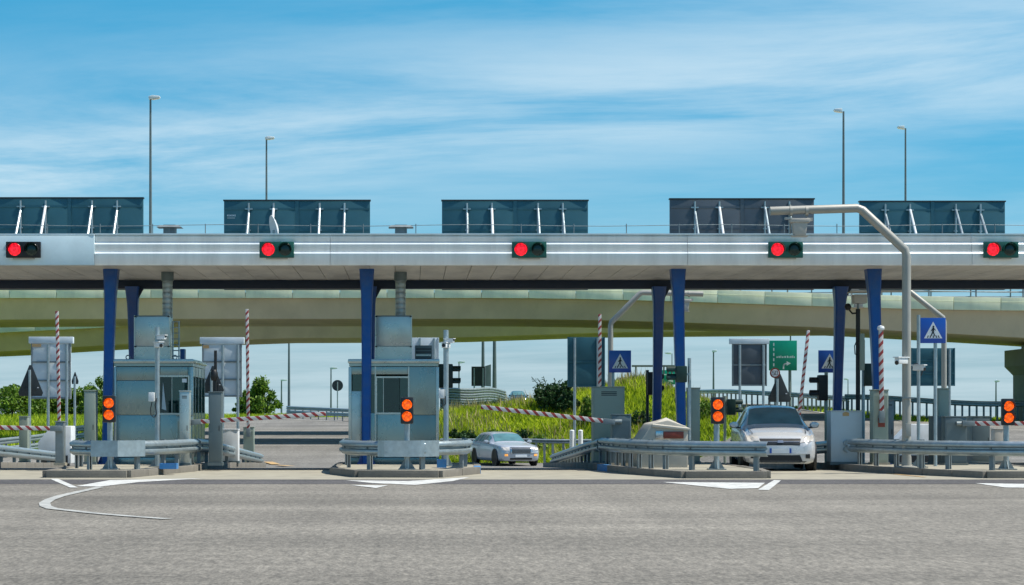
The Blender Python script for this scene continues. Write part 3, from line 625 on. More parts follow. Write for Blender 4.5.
# ------------------------------------------------------------------ amber double lights on posts
def amber(label, xc, ymid, Y=41.9):
    x = px(xc, Y); z = pz(ymid, Y); g = h(x, Y)+.135
    t = thing('amber_light', label, 'traffic light', (x, Y, g), 'amber double lights at the island tips')
    MB().tube((x, Y+.06, g), (x, Y+.06, z+.2), .06, n=14).build('post', 'galv', t)
    MB().box((x, Y+.06, g+.012), (.36, .36, .024)).build('base_plate', 'galv_dull', t)
    for a in range(4):
        v = Vector((math.cos(a*math.pi/2), math.sin(a*math.pi/2))); p = Vector((x, Y+.06))
        MB().add([(p.x+v.x*.05-v.y*.006, p.y+v.y*.05+v.x*.006, g+.02), (p.x+v.x*.17-v.y*.006, p.y+v.y*.17+v.x*.006, g+.02), (p.x+v.x*.05-v.y*.006, p.y+v.y*.05+v.x*.006, g+.22),
                  (p.x+v.x*.05+v.y*.006, p.y+v.y*.05-v.x*.006, g+.02), (p.x+v.x*.17+v.y*.006, p.y+v.y*.17-v.x*.006, g+.02), (p.x+v.x*.05+v.y*.006, p.y+v.y*.05-v.x*.006, g+.22)],
                 [(0, 1, 2), (5, 4, 3), (0, 3, 4, 1), (1, 4, 5, 2), (2, 5, 3, 0)]).build('gusset', 'galv_dull', t)
    MB().box((x, Y-.06, z), (.27, .13, .56)).build('housing', 'dark_plastic', t, bevel=.03)
    for s in (-1, 1):
        c = (x, Y-.13, z+s*.123)
        MB().lathe([(0, -.03), (.06, -.026), (.095, -.01), (.108, .01)], c, 1, 28).build('lens', 'lens_amber', t, smooth=60)
        visor(MB(), c, .122, .07).build('visor', 'dark_plastic', t)
amber('pair of round amber lights in front of the left booth and blue leg', 109.7, 409)
amber('pair of round amber lights on a post before the middle booth', 407, 410.5)
amber('pair of round amber lights beside the beige crash block', 717, 410.5)
amber('pair of round amber lights at the right picture edge', 1007, 412)

# ------------------------------------------------------------------ toll booths
def booth(label, X0, X1, Yf, Yb, z0, z1, kind):
    t = thing('toll_booth', label, 'toll booth', ((X0+X1)/2, (Yf+Yb)/2, z0), 'stainless toll booths')
    zj = pz(415, Yf); e = .012
    MB().span(X0+.03, X1-.03, Yf+1.5, Yb-.03, z0, z1-.06).build('rear_wall', 'cabinet_grey', t)
    MB().span(X0+.005, X0+.04, Yf+.032, Yf+1.498, z0, z1-.09).build('side_wall', 'steel_booth', t)
    MB().span(X0+.045, X1-.06, Yf+.06, Yf+1.498, z0+.17, z0+.2).build('inner_floor', 'cabinet_grey', t)
    dk = MB().span(X0+.06, X1-.25, Yf+.10, Yf+.55, z0+.98, z0+1.02).build('desk', 'cabinet_pale', t)
    MB().span(X0+.06, X1-.25, Yf+.11, Yf+.15, z0+.2, z0+.978).build('desk_front', 'cabinet_grey', dk)
    xm_ = px(172, Yf) if kind == 1 else px(398, Yf)
    MB().box((xm_, Yf+.4, z0+1.28), (.42, .05, .30), rz=.3).build('monitor', 'black', t, bevel=.01)
    MB().box((xm_, Yf+.42, z0+1.08), (.08, .08, .13)).build('monitor_stand', 'black', t)
    MB().box((xm_-.3, Yf+.9, z0+1.0), (.42, .12, .75)).build('seat_back', 'navy_paint', t, bevel=.05)
    MB().box((xm_-.3, Yf+.8, z0+.62), (.44, .4, .1)).build('seat', 'navy_paint', t, bevel=.03)
    MB().tube((xm_-.3, Yf+.8, z0+.19), (xm_-.3, Yf+.8, z0+.58), .04, n=10).build('seat_post', 'black', t)
    MB().span(X0-.03, X1+.03, Yf-.04, Yb+.04, z0, z0+.16).build('plinth', 'steel_booth', t, bevel=.01)
    # roof cap with rolled edge
    MB().span(X0-.05, X1+.05, Yf-.06, Yb+.06, z1-.10, z1).build('roof', 'steel_light', t, bevel=.03)
    MB().span(X0-.02, X1+.02, Yf-.03, Yb+.03, z1-.17, z1-.102).build('cornice', 'steel_booth', t)
    wx0, wx1, wz0, wz1 = (px(160, Yf), px(188, Yf), pz(413, Yf), pz(377, Yf)) if kind == 1 else (px(377, Yf), px(408, Yf), pz(412.5, Yf), pz(378, Yf))
    def plate(a, b, c, d, m='steel_booth'): MB().span(a+.006, b-.006, Yf, Yf+.03, c+.005, d-.005).build('wall_panel', m, t, bevel=.004)
    zt = z1-.18; zl = z0+.165
    if kind == 1:
        xm = (X0+wx0)/2
        zu = wz1
        plate(X0, wx0, zl, zj); plate(X0, wx0, zj, zu-.08); plate(X0, wx0, zu-.08, zt); plate(wx0, wx1, wz1+.03, zt); plate(wx0, X1, zl, wz0-.02); plate(wx1, X1, wz0-.02, zt)
    else:
        a = px(363, Yf); plate(X0, a, zl, pz(391, Yf), 'steel_light'); plate(a, wx0, zl, pz(413, Yf)); plate(wx0, wx1, zl, wz0-.02); plate(wx1, X1, zl, zj); plate(wx1, X1, zj, zt); plate(X0, wx1, max(wz1+.03, pz(374.5, Yf)), zt)
        q0, q1 = px(352.5, Yf), px(376, Yf); gl = MB().span(q0, q1-.02, Yf+.005, Yf+.024, pz(413, Yf), pz(374.5, Yf)).build('window', 'pane_teal', t)
        MB().span(q1-.03, q1, Yf-.012, Yf+.02, zl, zt).build('mullion', 'steel_light', t); MB().span(wx1, wx1+.03, Yf-.012, Yf+.02, zl, zt).build('mullion', 'steel_light', t)
    fr = MB()
    for a, b, c, d in ((wx0-.035, wx1+.035, wz1, wz1+.04), (wx0-.035, wx1+.035, wz0-.04, wz0), (wx0-.035, wx0, wz0, wz1), (wx1, wx1+.035, wz0, wz1)): fr.span(a, b, Yf-.022, Yf+.02, c, d)
    w_ = fr.build('window', 'steel_light', t)
    xs_ = wx0+(wx1-wx0)*(.42 if kind == 1 else .2)
    MB().span(wx0, xs_, Yf+.012, Yf+.02, wz0, wz1).build('pane', 'pane_clear' if kind == 1 else 'pane_teal', w_)
    MB().span(xs_+.012, wx1 if kind == 1 else wx1-.2, Yf-.004, Yf+.004, wz0, wz1).build('pane', 'pane_teal' if kind == 1 else 'pane_clear', w_)
    if kind == 2: MB().span(wx1-.19, wx1, Yf-.004, Yf+.004, wz0, wz1).build('pane', 'pane_teal', w_)
    MB().span(xs_, xs_+.012, Yf-.014, Yf+.02, wz0, wz1).build('sash_bar', 'steel_light', w_)
    if kind == 1:
        b = MB(); b.prism([(wx0+.04, wz0+.1), (wx0+.15, wz0+.06), (wx0+.07, wz1-.12)], 1, Yf+.0075, Yf+.0105).build('curtain', 'cabinet_pale', w_)
        MB().span(wx1-.14, wx1-.03, Yf-.013, Yf-.006, wz1-.13, wz1-.04).build('notice', 'sign_white', w_)
    # corner posts, side glazing facing the lane
    for xx in (X0, X1):
        MB().box((xx, Yf+.0, (z0+z1)/2-.04), (.07, .07, z1-z0-.30)).build('corner_post', 'steel_light', t, bevel=.012)
    sx = X1
    for i in range(4):
        a = Yf+.06+i*(Yb-Yf-.1)/4; b = a+(Yb-Yf-.1)/4-.03
        MB().span(sx-.03, sx+.004, a, b, zl, wz0).build('side_panel', 'steel_booth', t)
        MB().span(sx-.03, sx-.008, a, b, wz0+.02, wz1).build('side_window', 'pane_teal', t)
        MB().span(sx-.03, sx+.004, a, b, wz1+.02, zt).build('side_panel', 'steel_booth', t)
        MB().span(sx-.028, sx+.012, b+.002, b+.028, zl, zt).build('mullion', 'steel_light', t)
    # lifting eyes
    for ex in ((128, 175) if kind == 1 else ()):
        c = (px(ex, Yf+.3), Yf+.3, z1+.05); b = MB()
        for i in range(10):
            a0, a1 = 2*math.pi*i/10, 2*math.pi*(i+1)/10; b.tube((c[0]+.05*math.cos(a0), c[1], c[2]+.05*math.sin(a0)), (c[0]+.05*math.cos(a1), c[1], c[2]+.05*math.sin(a1)), .014, n=6)
        b.build('lifting_eye', 'galv_dull', t)
    # air handling unit and duct
    Ya = Yf+.9; a, b = (px(134.5, Ya), px(169.5, Ya)) if kind == 1 else (px(375.5, Ya), px(411.5, Ya)); zu = pz(316.5, Ya); zm = pz(346.5, Ya)
    ac = MB().span(a, b, Ya, Ya+.75, zm+.006, zu).build('air_unit', 'steel_light', t, bevel=.012)
    MB().span(a+.012, b-.012, Ya+.01, Ya+.74, z1-.03, zm).build('air_unit_base', 'steel_light', ac)
    for q in (a, b): MB().span(q-.012, q+.012, Ya-.012, Ya+.012, z1-.02, zu+.03).build('edge_bar', 'steel_light', ac)
    for q in (a+.02, b-.02):
        for zz in (zm, zu): MB().box((q, Ya-.015, zz), (.05, .03, .03)).build('latch', 'dark_plastic', ac)
    MB().span(a, b, Ya-.006, Ya+.03, zu, zu+.025).build('top_bar', 'cabinet_grey', ac)
    dxc = px(167.5, Ya+.4) if kind == 1 else px(400.5, Ya+.4); r = .125
    prof = []
    zz = zu-.02
    while zz < ZB+.0: prof += [(r, zz), (r, zz+.10), (r*.95, zz+.11), (r*.95, zz+.12)]; zz += .13
    prof = [p for p in prof if p[1] < ZB-.01]+[(r, ZB+.01)]
    du = MB().lathe(prof, (dxc, Ya+.4, 0), 2, 20).build('duct', 'galv', t)
    MB().lathe([(r+.02, ZB-.22), (r+.03, ZB-.2), (r+.03, ZB)], (dxc, Ya+.4, 0), 2, 20).build('duct_collar', 'cabinet_grey', du)
    if kind == 1:   # pipe frame beside the unit and small blue box
        b = MB()
        for q in (b_ for b_ in (px(172, Ya), px(178, Ya))): b.tube((q, Ya+.2, z1-.02), (q, Ya+.2, zu-.1), .018, n=8)
        for zz in np.arange(z1+.1, zu-.1, .14): b.tube((px(171, Ya), Ya+.2, zz), (px(179, Ya), Ya+.2, zz), .014, n=6)
        b.build('pipe_frame', 'galv', t)
        MB().span(px(180.5, Ya+.8), px(185, Ya+.8), Ya+.7, Ya+1, z1-.02, pz(349, Ya+.8)).build('roof_box', 'blue_paint', t, bevel=.01)
    else:
        q = MB().span(px(415, Ya+.7), px(432, Ya+.7), Ya+.6, Ya+.95, z1-.02, pz(345.5, Ya+.7)).build('condenser', 'cabinet_grey', t, bevel=.01)
        for i in range(4): MB().span(px(416, Ya+.7), px(431, Ya+.7), Ya+.585, Ya+.602, z1+.05+i*.075, z1+.08+i*.075).build('louvre', 'steel_light' if i == 1 else 'dark_plastic', q)
    return t
booth('stainless toll booth at the left with lifting eyes and square roof unit', px(115, 47.5), px(192, 47.5), 47.5, 50.4, .12, 2.62, 1)
booth('stainless toll booth in the middle with tall teal window at its left', px(350, 47.5), px(437.5, 47.5), 47.5, 50.4, .12, 2.62, 2)
# ------------------------------------------------------------------ barrier gates
def isl(x, y): return h(x, y)+.135
def barrier(label, xp, yp, Y, ang, ln, cw=.34, cd=.36, ch=None, m='cabinet_grey', box_dx=0.0, side_plate=None, tip=False, th=.10, group='boom barriers of the toll lanes'):
    x, z = px(xp, Y), pz(yp, Y); xc = x+box_dx; g = isl(xc, Y)
    t = thing('boom_barrier', label, 'barrier', (xc, Y, g), group)
    ct = z+.14 if ch is None else g+ch
    cab = MB().span(xc-cw/2, xc+cw/2, Y-cd/2, Y+cd/2, g-.01, ct).build('cabinet', m, t, bevel=.02)
    MB().span(xc-cw/2-.01, xc+cw/2+.01, Y-cd/2-.01, Y+cd/2+.01, ct+.001, ct+.03).build('lid', m, cab, bevel=.008)
    MB().span(xc-cw/2+.03, xc+cw/2-.03, Y-cd/2-.008, Y-cd/2-.001, g+.1, ct-.12).build('door', m, cab)
    MB().span(xc-cw/2-.03, xc+cw/2+.03, Y-cd/2-.03, Y+cd/2+.03, g-.01, g+.05).build('plinth', 'concrete', cab)
    ya = Y-cd/2-.09
    MB().lathe([(.07, 0), (.07, .10), (.05, .12)], (x, ya-.02, z), 1, 16).build('pivot', 'galv_dull', t) if abs(box_dx) < cw/2 else MB().tube((xc, ya+.05, z), (x, ya+.05, z), .05, n=10).build('pivot', 'galv_dull', t)
    prof = [(-th*.35, -th/2), (th*.35, -th/2), (th*.35, th/2), (-th*.35, th/2)]
    me = MB().prism(prof, 0, 0, ln).mesh('arm', bevel=.012); me.materials.append(M['arm_stripe'])
    arm = inst(me, 'arm', t, (x, ya, z), (0, -R(ang), 0))
    me = MB().prism([(-th*.42, -th*.62), (th*.42, -th*.62), (th*.42, th*.62), (-th*.42, th*.62)], 0, -.16, .12).mesh('arm_clamp', bevel=.01); me.materials.append(M['galv_dull'])
    inst(me, 'arm_clamp', t, (x, ya, z), (0, -R(ang), 0))
    if tip:
        me = MB().lathe([(0, -.0), (.07, .01), (.085, .05), (.07, .10), (0, .12)], (0, 0, 0), 0, 14).mesh('arm_tip'); me.materials.append(M['sign_white'])
        inst(me, 'arm_tip', t, (x+math.cos(R(ang))*(ln-.02), ya, z+math.sin(R(ang))*(ln-.02)), (0, -R(ang), 0))
    if side_plate: MB().span(*side_plate).build('warning_plate', 'reflector_red', cab)
    return t
barrier('lowered striped barrier arm reaching right from the left booth', 197, 422, 46.3, 3.6, 3.0, cw=.36, box_dx=-.28, m='steel_booth', group=None)
barrier('lowered striped barrier arm reaching left from the crash block island', 607, 421.5, 46.3, 173.4, 2.95, cw=.44, box_dx=.32, m='cabinet_grey', group=None)
barrier('striped barrier arm entering from the left picture edge, lowered', 57, 428.5, 46.3, 179, 3.2, cw=.2, cd=.25, box_dx=.08, m='galv_dull', group=None)
barrier('striped barrier arm lowered towards the right picture edge', 966, 423.5, 46.3, 0, 3.2, cw=.5, box_dx=-.28, m='cabinet_grey', group=None)
Yq = 46.6; xq = px(877, Yq)
barrier('raised barrier arm with white round tip beside the hatchback lane', 879, 416, Yq, 90.6, 2.0, cw=.36, ch=1.72, m='pillar', tip=True, side_plate=(xq-.02, xq+.14, Yq-.2, Yq-.192, pz(427, Yq), pz(418, Yq)), group=None)
barrier('raised entry barrier arm at the left picture edge before the pale sign back', 61, 437, 64.5, 91.2, 4.05, group=None)
barrier('raised entry barrier arm right of the left booth before a pale sign back', 249, 432, 64.5, 90.6, 3.95, m='pillar', group=None)
barrier('raised entry barrier arm beside the bent pole behind the crossing sign', 599, 420, 64.5, 90, 3.4, group=None)
barrier('leaning raised entry barrier arm behind the silver hatchback', 797, 420, 64.5, 83.8, 2.9, group=None)

# ------------------------------------------------------------------ pillars and cabinets on the islands
def cabinet(name, label, xa, xb, ytop, Y, dep, m, door=True, vents=0, cat='cabinet', extra=None):
    a, b = px(xa, Y), px(xb, Y); zt = pz(ytop, Y); g = isl((a+b)/2, Y+dep/2)
    t = thing(name, label, cat, ((a+b)/2, Y+dep/2, g))
    MB().span(a, b, Y, Y+dep, g-.005, zt-.03).build('body', m, t, bevel=.012)
    MB().span(a-.012, b+.012, Y-.015, Y+dep+.012, zt-.028, zt).build('lid', m, t, bevel=.006)
    MB().span(a-.02, b+.02, Y-.02, Y+dep+.02, g-.01, g+.06).build('plinth', 'cabinet_grey', t)
    if door:
        dr = MB().span(a+.025, b-.025, Y-.012, Y-.001, g+.1, zt-.07).build('door', m, t, bevel=.004)
        MB().span(b-.06, b-.045, Y-.03, Y-.013, (g+zt)/2-.06, (g+zt)/2+.06).build('handle', 'dark_plastic', dr)
    for i in range(vents):
        MB().span(a+(b-a)*.25, b-(b-a)*.25, Y-.018, Y-.013, zt-.14-i*.04, zt-.12-i*.04).build('vent_slot', 'dark_plastic', t)
    return t
cabinet('lane_pillar', 'narrow grey green pillar left of the left booth and blue leg', 84, 95.5, 390, 46.6, .35, 'pillar')
cabinet('lane_pillar', 'small pale pillar before the left booth window', 179.5, 189.5, 390.5, 45.6, .3, 'steel_light', vents=2)
cabinet('lane_pillar', 'dark grey pillar with black mast just right of the left booth', 208.5, 221.5, 391.5, 46.0, .35, 'cabinet_grey')
cabinet('lane_pillar', 'tall plain grey pillar right of the blue leg on the crash block island', 688.5, 700, 387.5, 47.6, .35, 'pillar', door=False)
cabinet('lane_pillar', 'tall grey green pillar behind the tall camera pole', 938, 949, 388, 47.8, .35, 'pillar')
cabinet('lane_pillar', 'brown grey pillar beside the arm at the left picture edge', 19, 27.5, 416, 58, .35, 'pillar', door=False)
cabinet('payment_machine', 'large grey payment machine below the left crossing sign', 593.5, 624.5, 386.5, 48.6, .6, 'pillar', vents=3)
cabinet('cabinet', 'pale blue grey cabinet right of the silver hatchback', 831, 862, 410.5, 46.9, .5, 'cabinet_pale', door=False)
cabinet('cabinet', 'grey boxed machine right of the tall camera pole', 934.5, 962, 416, 46.9, .55, 'cabinet_grey', vents=2)
cabinet('cabinet', 'white cabinet behind the guardrail right of the left booth', 221.5, 238, 429, 55.5, .5, 'white_paint', door=False)
cabinet('cabinet', 'dark machine behind the arm at the right edge', 972, 990, 416, 58.0, .6, 'cabinet_grey')
cabinet('cabinet', 'small cream cabinet left of the right edge amber light', 994.5, 1003.5, 428.5, 60, .4, 'beige', door=False)
cabinet('cabinet', 'slim grey machine left of the tall camera pole', 886.5, 894, 399.5, 47.6, .35, 'galv_dull', vents=1)
Yc = 46.85; s_ = MB().prism([(px(843, Yc), pz(416, Yc)), (px(849.5, Yc), pz(416, Yc)), (px(849.5, Yc), pz(413, Yc)), (px(846.2, Yc), pz(411.6, Yc)), (px(843, Yc), pz(413, Yc))], 1, Yc+.046, Yc+.049)
s_.build('warning_sticker', 'paint_yellow_road', bpy.data.objects['cabinet'])
# black mast with detector on the dark pillar
Y = 46.2; x = px(215.5, Y); zt = pz(391.5, 46.0)
t = thing('detector_mast', 'short black mast with round detector on the dark pillar', 'mast', (x, Y, zt))
MB().tube((x, Y, zt-.005), (x, Y, pz(350.5, Y)), .035, n=10).build('mast', 'black', t)
MB().lathe([(0, -.14), (.06, -.13), (.09, -.05), (.085, .06), (.05, .12), (0, .13)], (x-.03, Y-.02, pz(375, Y)), 2, 16).build('detector', 'black', t)
MB().tube((x+.06, Y, zt-.005), (x+.06, Y, zt+.22), .02, n=8).build('bracket', 'black', t)

# beige crash block
def crash_block(label, x0, Y, m):
    t = thing('crash_block', label, 'crash block', (px(x0, Y), Y, isl(px(x0, Y), Y)))
    g = isl(px(x0, Y), Y)-.01; f = lambda x, y: (px(x, Y), pz(y, Y))
    o = x0-664
    k = [f(640+o, 462), f(640+o, 441), f(652+o, 423.5), f(668+o, 420), f(686+o, 426), f(688+o, 428), f(688+o, 462)]
    k[0] = (k[0][0], g); k[-1] = (k[-1][0], g)
    MB().prism(k, 1, Y, Y+1.6).build('body', m, t, bevel=.04)
    # pyramid top
    a, b = f(651+o, 424), f(689+o, 428); c = f(669+o, 417.5)
    return t, g
t, g = crash_block('beige sloped crash block with red reflector behind the curved guardrail', 664, 44.2, 'ivory')
Y = 44.2
MB().span(px(663.5, Y), px(683.5, Y), Y-.03, Y-.001, pz(438.5, Y), pz(431.5, Y)).build('reflector', 'reflector_red', t, bevel=.006)
MB().span(px(655.5, Y), px(663, Y), Y-.028, Y-.001, pz(438.5, Y), pz(431, Y)).build('lamp', 'chrome', t, bevel=.01)
MB().add([(px(652, Y), Y-.05, pz(424.3, Y)), (px(690, Y), Y-.05, pz(428.5, Y)), (px(690, Y), Y+1.5, pz(428.5, Y)), (px(652, Y), Y+1.5, pz(424.3, Y)), (px(669, Y), Y+.5, pz(417.5, Y)),
          (px(652, Y), Y-.05, pz(427, Y)), (px(690, Y), Y-.05, pz(430.4, Y)), (px(690, Y), Y+1.5, pz(430.4, Y)), (px(652, Y), Y+1.5, pz(427, Y))],
         [(0, 1, 4), (1, 2, 4), (2, 3, 4), (3, 0, 4), (0, 5, 6, 1), (1, 6, 7, 2), (2, 7, 8, 3), (3, 8, 5, 0), (5, 8, 7, 6)]).build('cap', 'ivory', t, bevel=.01, smooth=10)
# white slanted covers at the far island ends
def cover(label, xa, xb, yt, yb, Y, lean):
    a, b = px(xa, Y), px(xb, Y); g = isl((a+b)/2, Y)-.01
    t = thing('end_cover', label, 'end cover', ((a+b)/2, Y, g))
    MB().prism([(a, g), (b, g), (b, pz(yt, Y)), (a+lean, pz(yt, Y)), (a, pz(yb, Y))], 1, Y, Y+.8).build('shell', 'white_paint', t, bevel=.03)
    MB().prism([(a+.1, g+.02), (b-.1, g+.02), (b-.1, g+.25), (a+.1, g+.25)], 1, Y-.02, Y-.002).build('slot', 'dark_plastic', t)
    return t
cover('white slanted end cover below the pale sign back at the left edge', 38, 71, 426, 442, 63.0, .42)
cover('white slanted end cover seen under the tall camera pole', 893, 935, 424, 444, 63.0, .6)
for xa in (572, 580.5):
    Y = 60.0; x = px(xa, Y); g = isl(x, Y)
    t = thing('bollard', 'short white marker post %s' % ('behind the lowered arm, left of two' if xa < 575 else 'behind the lowered arm, right of two'), 'bollard', (x, Y, g), 'white marker posts behind the arm')
    MB().lathe([(.10, -.01), (.10, .04), (.075, .06), (.07, pz(430, Y)-g-.02), (.05, pz(430, Y)-g), (0, pz(430, Y)-g+.01)], (x, Y, g), 2, 14).build('shaft', 'white_paint', t)

# ------------------------------------------------------------------ poles, cameras
def cctv(parent, p, d, s=1.0, m='white_paint'):
    """bullet camera: body box with sun hood, lens and bracket"""
    d = Vector(d).normalized(); p = Vector(p); rz = math.atan2(d.y, d.x)-math.pi/2
    c = MB().box(p, (.11*s, .26*s, .11*s), rz).build('camera', m, parent, bevel=.012)
    MB().box(p+Vector((0, 0, .066*s)), (.14*s, .32*s, .02*s), rz).build('hood', m, c)
    MB().tube(p+d*.125*s, p+d*.15*s, .04*s, n=12).build('lens', 'black', c)
    return c
def bent_pole(label, pts, r, Y, headpx, sgn, m='pole_beige'):
    P = [(px(a, Y), Y, pz(b, Y)) for a, b in pts]; g = isl(P[0][0], Y); P[0] = (P[0][0], Y, g-.01)
    t = thing('camera_pole', label, 'pole', (P[0][0], Y, g), 'bent camera poles')
    p = MB().pipe(P[:-1]+[P[-1]], r, 14).build('pole', m, t)
    MB().lathe([(r*2.4, 0), (r*2.4, .03), (r*1.15, .05), (r*1.1, .25)], (P[0][0], Y, g), 2, 16).build('base_flange', m, t)
    # clamps and camera head
    hx = px(headpx, Y); hz = P[-1][2]
    for dx in (-.18, .16): MB().lathe([(r*1.2, -.03), (r*1.2, .03)], (hx+dx, Y, hz), 0, 16).build('clamp', m, t)
    MB().tube((hx-.2, Y-.02, hz+.14), (hx-.2, Y-.02, hz-.5), .018, n=8).build('hanger', m, t)
    b = MB().box((hx, Y-.05, hz-.22), (.42, .3, .09)).build('camera_head', 'beige', t, bevel=.02)
    MB().prism([(hx-.16, hz-.26), (hx+.16, hz-.26), (hx+.12, hz-.54), (hx-.12, hz-.54)], 1, Y-.17, Y+.07).build('camera_box', 'beige', b, bevel=.015)
    MB().box((hx, Y-.05, hz-.555), (.34, .2, .025)).build('camera_tray', 'beige', b)
    MB().box((hx-.24, Y-.05, hz-.17), (.16, .06, .05), rz=.3).build('camera_arm', 'beige', b)
    MB().box((hx+.22, Y-.05, hz-.19), (.12, .08, .07)).build('camera_end', 'beige', b)
    return t
p1 = bent_pole('tall beige bent pole with camera head reaching over the canopy fascia', [(906.5, 466), (906.5, 256), (905, 250), (862, 210), (857, 208.2), (770, 211)], .095, 43.6, 799, -1)
p2 = bent_pole('bent camera pole standing behind the crossing sign at the right', [(944, 450), (944, 322), (943, 318), (909, 291), (905, 289.6), (845, 290)], .085, 64.0, 858, -1)
p3 = bent_pole('bent camera pole rising behind the left crossing sign', [(610.5, 450), (610.5, 326), (611.5, 322), (640, 293.5), (643, 292.6), (703, 294)], .085, 64.0, 684, 1)
# two lamps and a junction box on the tall pole
xx = px(906.5, 43.6)
MB().box((xx-.0, 43.48, pz(430, 43.6)), (.12, .1, .28)).build('junction_box', 'pole_beige', p1, bevel=.01)
MB().box((xx-.0, 43.485, pz(398, 43.6)), (.26, .06, .03)).build('strap', 'galv_dull', p1)
cctv(p1, (xx-.15, 43.45, pz(361, 43.6)), (-.8, -.6, -.3), 1.15)
MB().tube((xx-.02, 43.5, pz(363, 43.6)), (xx-.14, 43.46, pz(362, 43.6)), .018, n=8).build('camera_bracket', 'galv', p1)

def mast(label, xp, ytop, Y, r, cams=(), box=None, cable=None, m='galv', gus=True):
    x = px(xp, Y); g = isl(x, Y); t = thing('camera_mast', label, 'mast', (x, Y, g))
    MB().tube((x, Y, g-.01), (x, Y, pz(ytop, Y)), r, n=14).build('pole', m, t)
    if gus:
        MB().box((x, Y, g+.01), (.34, .34, .02)).build('base_plate', 'galv_dull', t)
        for s in (-1, 1): MB().prism([(x+s*r*.9, g+.02), (x+s*.16, g+.02), (x+s*r*.9, g+.2)], 1, Y-.006, Y+.006).build('gusset', 'galv_dull', t)
    for cx, cy, d, s in cams:
        p = (px(cx, Y-.12), Y-.12, pz(cy, Y-.12)); cctv(t, p, d, s)
        MB().tube((x, Y-.01, p[2]-.06), (p[0], p[1], p[2]-.04), .02, n=8).build('camera_bracket', 'galv', t)
    if box:
        a = MB().box((px(box[0], Y-.1), Y-.08, pz(box[1], Y)), (.13, .12, .2)).build('intercom_box', 'white_paint', t, bevel=.012)
        MB().tube((px(box[0], Y-.1), Y-.05, pz(box[1], Y)), (x, Y, pz(box[1], Y)), .018, n=8).build('box_bracket', 'galv', t)
    if cable: MB().pipe([(px(a, Y-.06), Y-.06, pz(b, Y-.06)) for a, b in cable], .012, 6).build('cable', 'dark_plastic', t)
    return t
mast('galvanised mast with white camera standing before the left booth', 157.3, 327, 44.6, .055, [(158.5, 345, (.5, -.8, -.1), 1.0), (161.5, 337.5, (.8, -.4, .3), .8)], (151.5, 397),
     [(152, 402), (150.5, 409), (151, 415), (154, 417.5), (156.5, 414), (155, 405), (157, 398)])
mast('galvanised mast with white camera at the right of the middle booth', 446, 330, 45.2, .06, [(446, 345.5, (-.4, -.9, 0), 1.0), (449.5, 341, (.8, -.4, .3), .8)], (441.5, 394), [(441.5, 399), (443, 406), (445.5, 404), (445.2, 396)])
mast('thin blue grey mast with lamps right of the tall camera pole', 918.5, 315, 43.9, .038, [(919, 368, (.7, -.7, -.2), 1.0)], None, [(912, 369), (914, 364), (917, 363.5), (921, 366), (922.5, 371), (921, 376)])
m3 = mast('black cable mast with camera on top between the two right blue legs', 858, 309, 49.0, .055, [], None, [(857, 340), (854.5, 346), (855, 354), (858, 356), (860, 349), (858.5, 342)], 'black', False)
Y = 49.0; x = px(858, Y)
MB().box((px(859.5, Y), Y, pz(299, Y)), (.32, .3, .22)).build('camera_housing', 'beige', m3, bevel=.02); MB().box((px(858, Y), Y, pz(292.5, Y)), (.46, .34, .03)).build('camera_roof', 'beige', m3)
MB().tube((x, Y, pz(310, Y)), (x, Y, pz(303, Y)), .03, n=8).build('camera_bracket', 'galv_dull', m3)
MB().pipe([(x, Y, pz(313, Y)), (px(852, Y), Y-.03, pz(313.5, Y)), (px(848, Y), Y-.05, pz(309, Y))], .022, 8).build('side_arm', 'black', m3)
MB().lathe([(0, -.09), (.06, -.07), (.085, 0), (.06, .07), (0, .09)], (px(847.5, Y), Y-.05, pz(307, Y)), 2, 14).build('dome', 'black', m3)
MB().box((px(861.5, Y), Y-.02, pz(352, Y)), (.12, .12, .9)).build('cable_duct', 'pillar', m3, bevel=.01)

# ------------------------------------------------------------------ pedestrian crossing signs
def crossing_sign(label, xc, yc, Y, size, polex, poletop=None, polem='galv'):
    x, z = px(xc, Y), pz(yc, Y); X = px(polex, Y+.05); g = isl(X, Y+.05)
    t = thing('crossing_sign', label, 'road sign', (X, Y+.05, g), 'blue pedestrian crossing signs')
    MB().tube((X, Y+.06, g-.01), (X, Y+.06, pz(poletop, Y) if poletop else z+size*.3), .04, n=12).build('post', polem, t)
    p = MB().box((x, Y, z), (size, .025, size)).build('plate', 'sign_blue', t, bevel=.008)
    e = size/2; ln = MB(); q = Y-.0165
    MB().prism([(x-e*.72, z-e*.62), (x+e*.72, z-e*.62), (x, z+e*.70)], 1, q, q+.004).build('triangle', 'sign_white', p)
    f = MB(); q2 = Y-.0195; k = e*.9
    def bar(a, b, wd):
        a, b = Vector(a), Vector(b); d = (b-a).normalized(); n = Vector((-d.y, d.x))*wd/2
        f.prism([tuple(Vector((x, z))+(v)*k) for v in (a+n, a-n, b-n, b+n)], 1, q2, q2+.003)
    f.lathe([(.085*k, 0), (.085*k, .003)], (x+.02*k, q2, z+.34*k), 1, 12)
    bar((0.02, .25), (-.02, -.12), .16); bar((-.02, -.1), (-.2, -.5), .09); bar((-.02, -.1), (.17, -.5), .09); bar((.0, .2), (-.2, -.04), .06); bar((.02, .2), (.22, .0), .06)
    f.build('figure', 'black', p)
    s = MB()
    for a in (-.5, -.27, .02, .3, .52): s.prism([(x+(a-.05)*k, z-.64*k), (x+(a+.05)*k, z-.64*k), (x+(a*.86+.035)*k, z-.44*k), (x+(a*.86-.035)*k, z-.44*k)], 1, q2+.0005, q2+.0032)
    s.build('stripes', 'black', p)
    MB().span(X-.06, X+.06, Y+.014, Y+.1, z-.03, z+.03).build('clamp', 'galv_dull', t)
    return t
crossing_sign('bright blue pedestrian crossing sign right of the tall camera pole', 933, 330.5, 45.0, .57, 935.5, None)
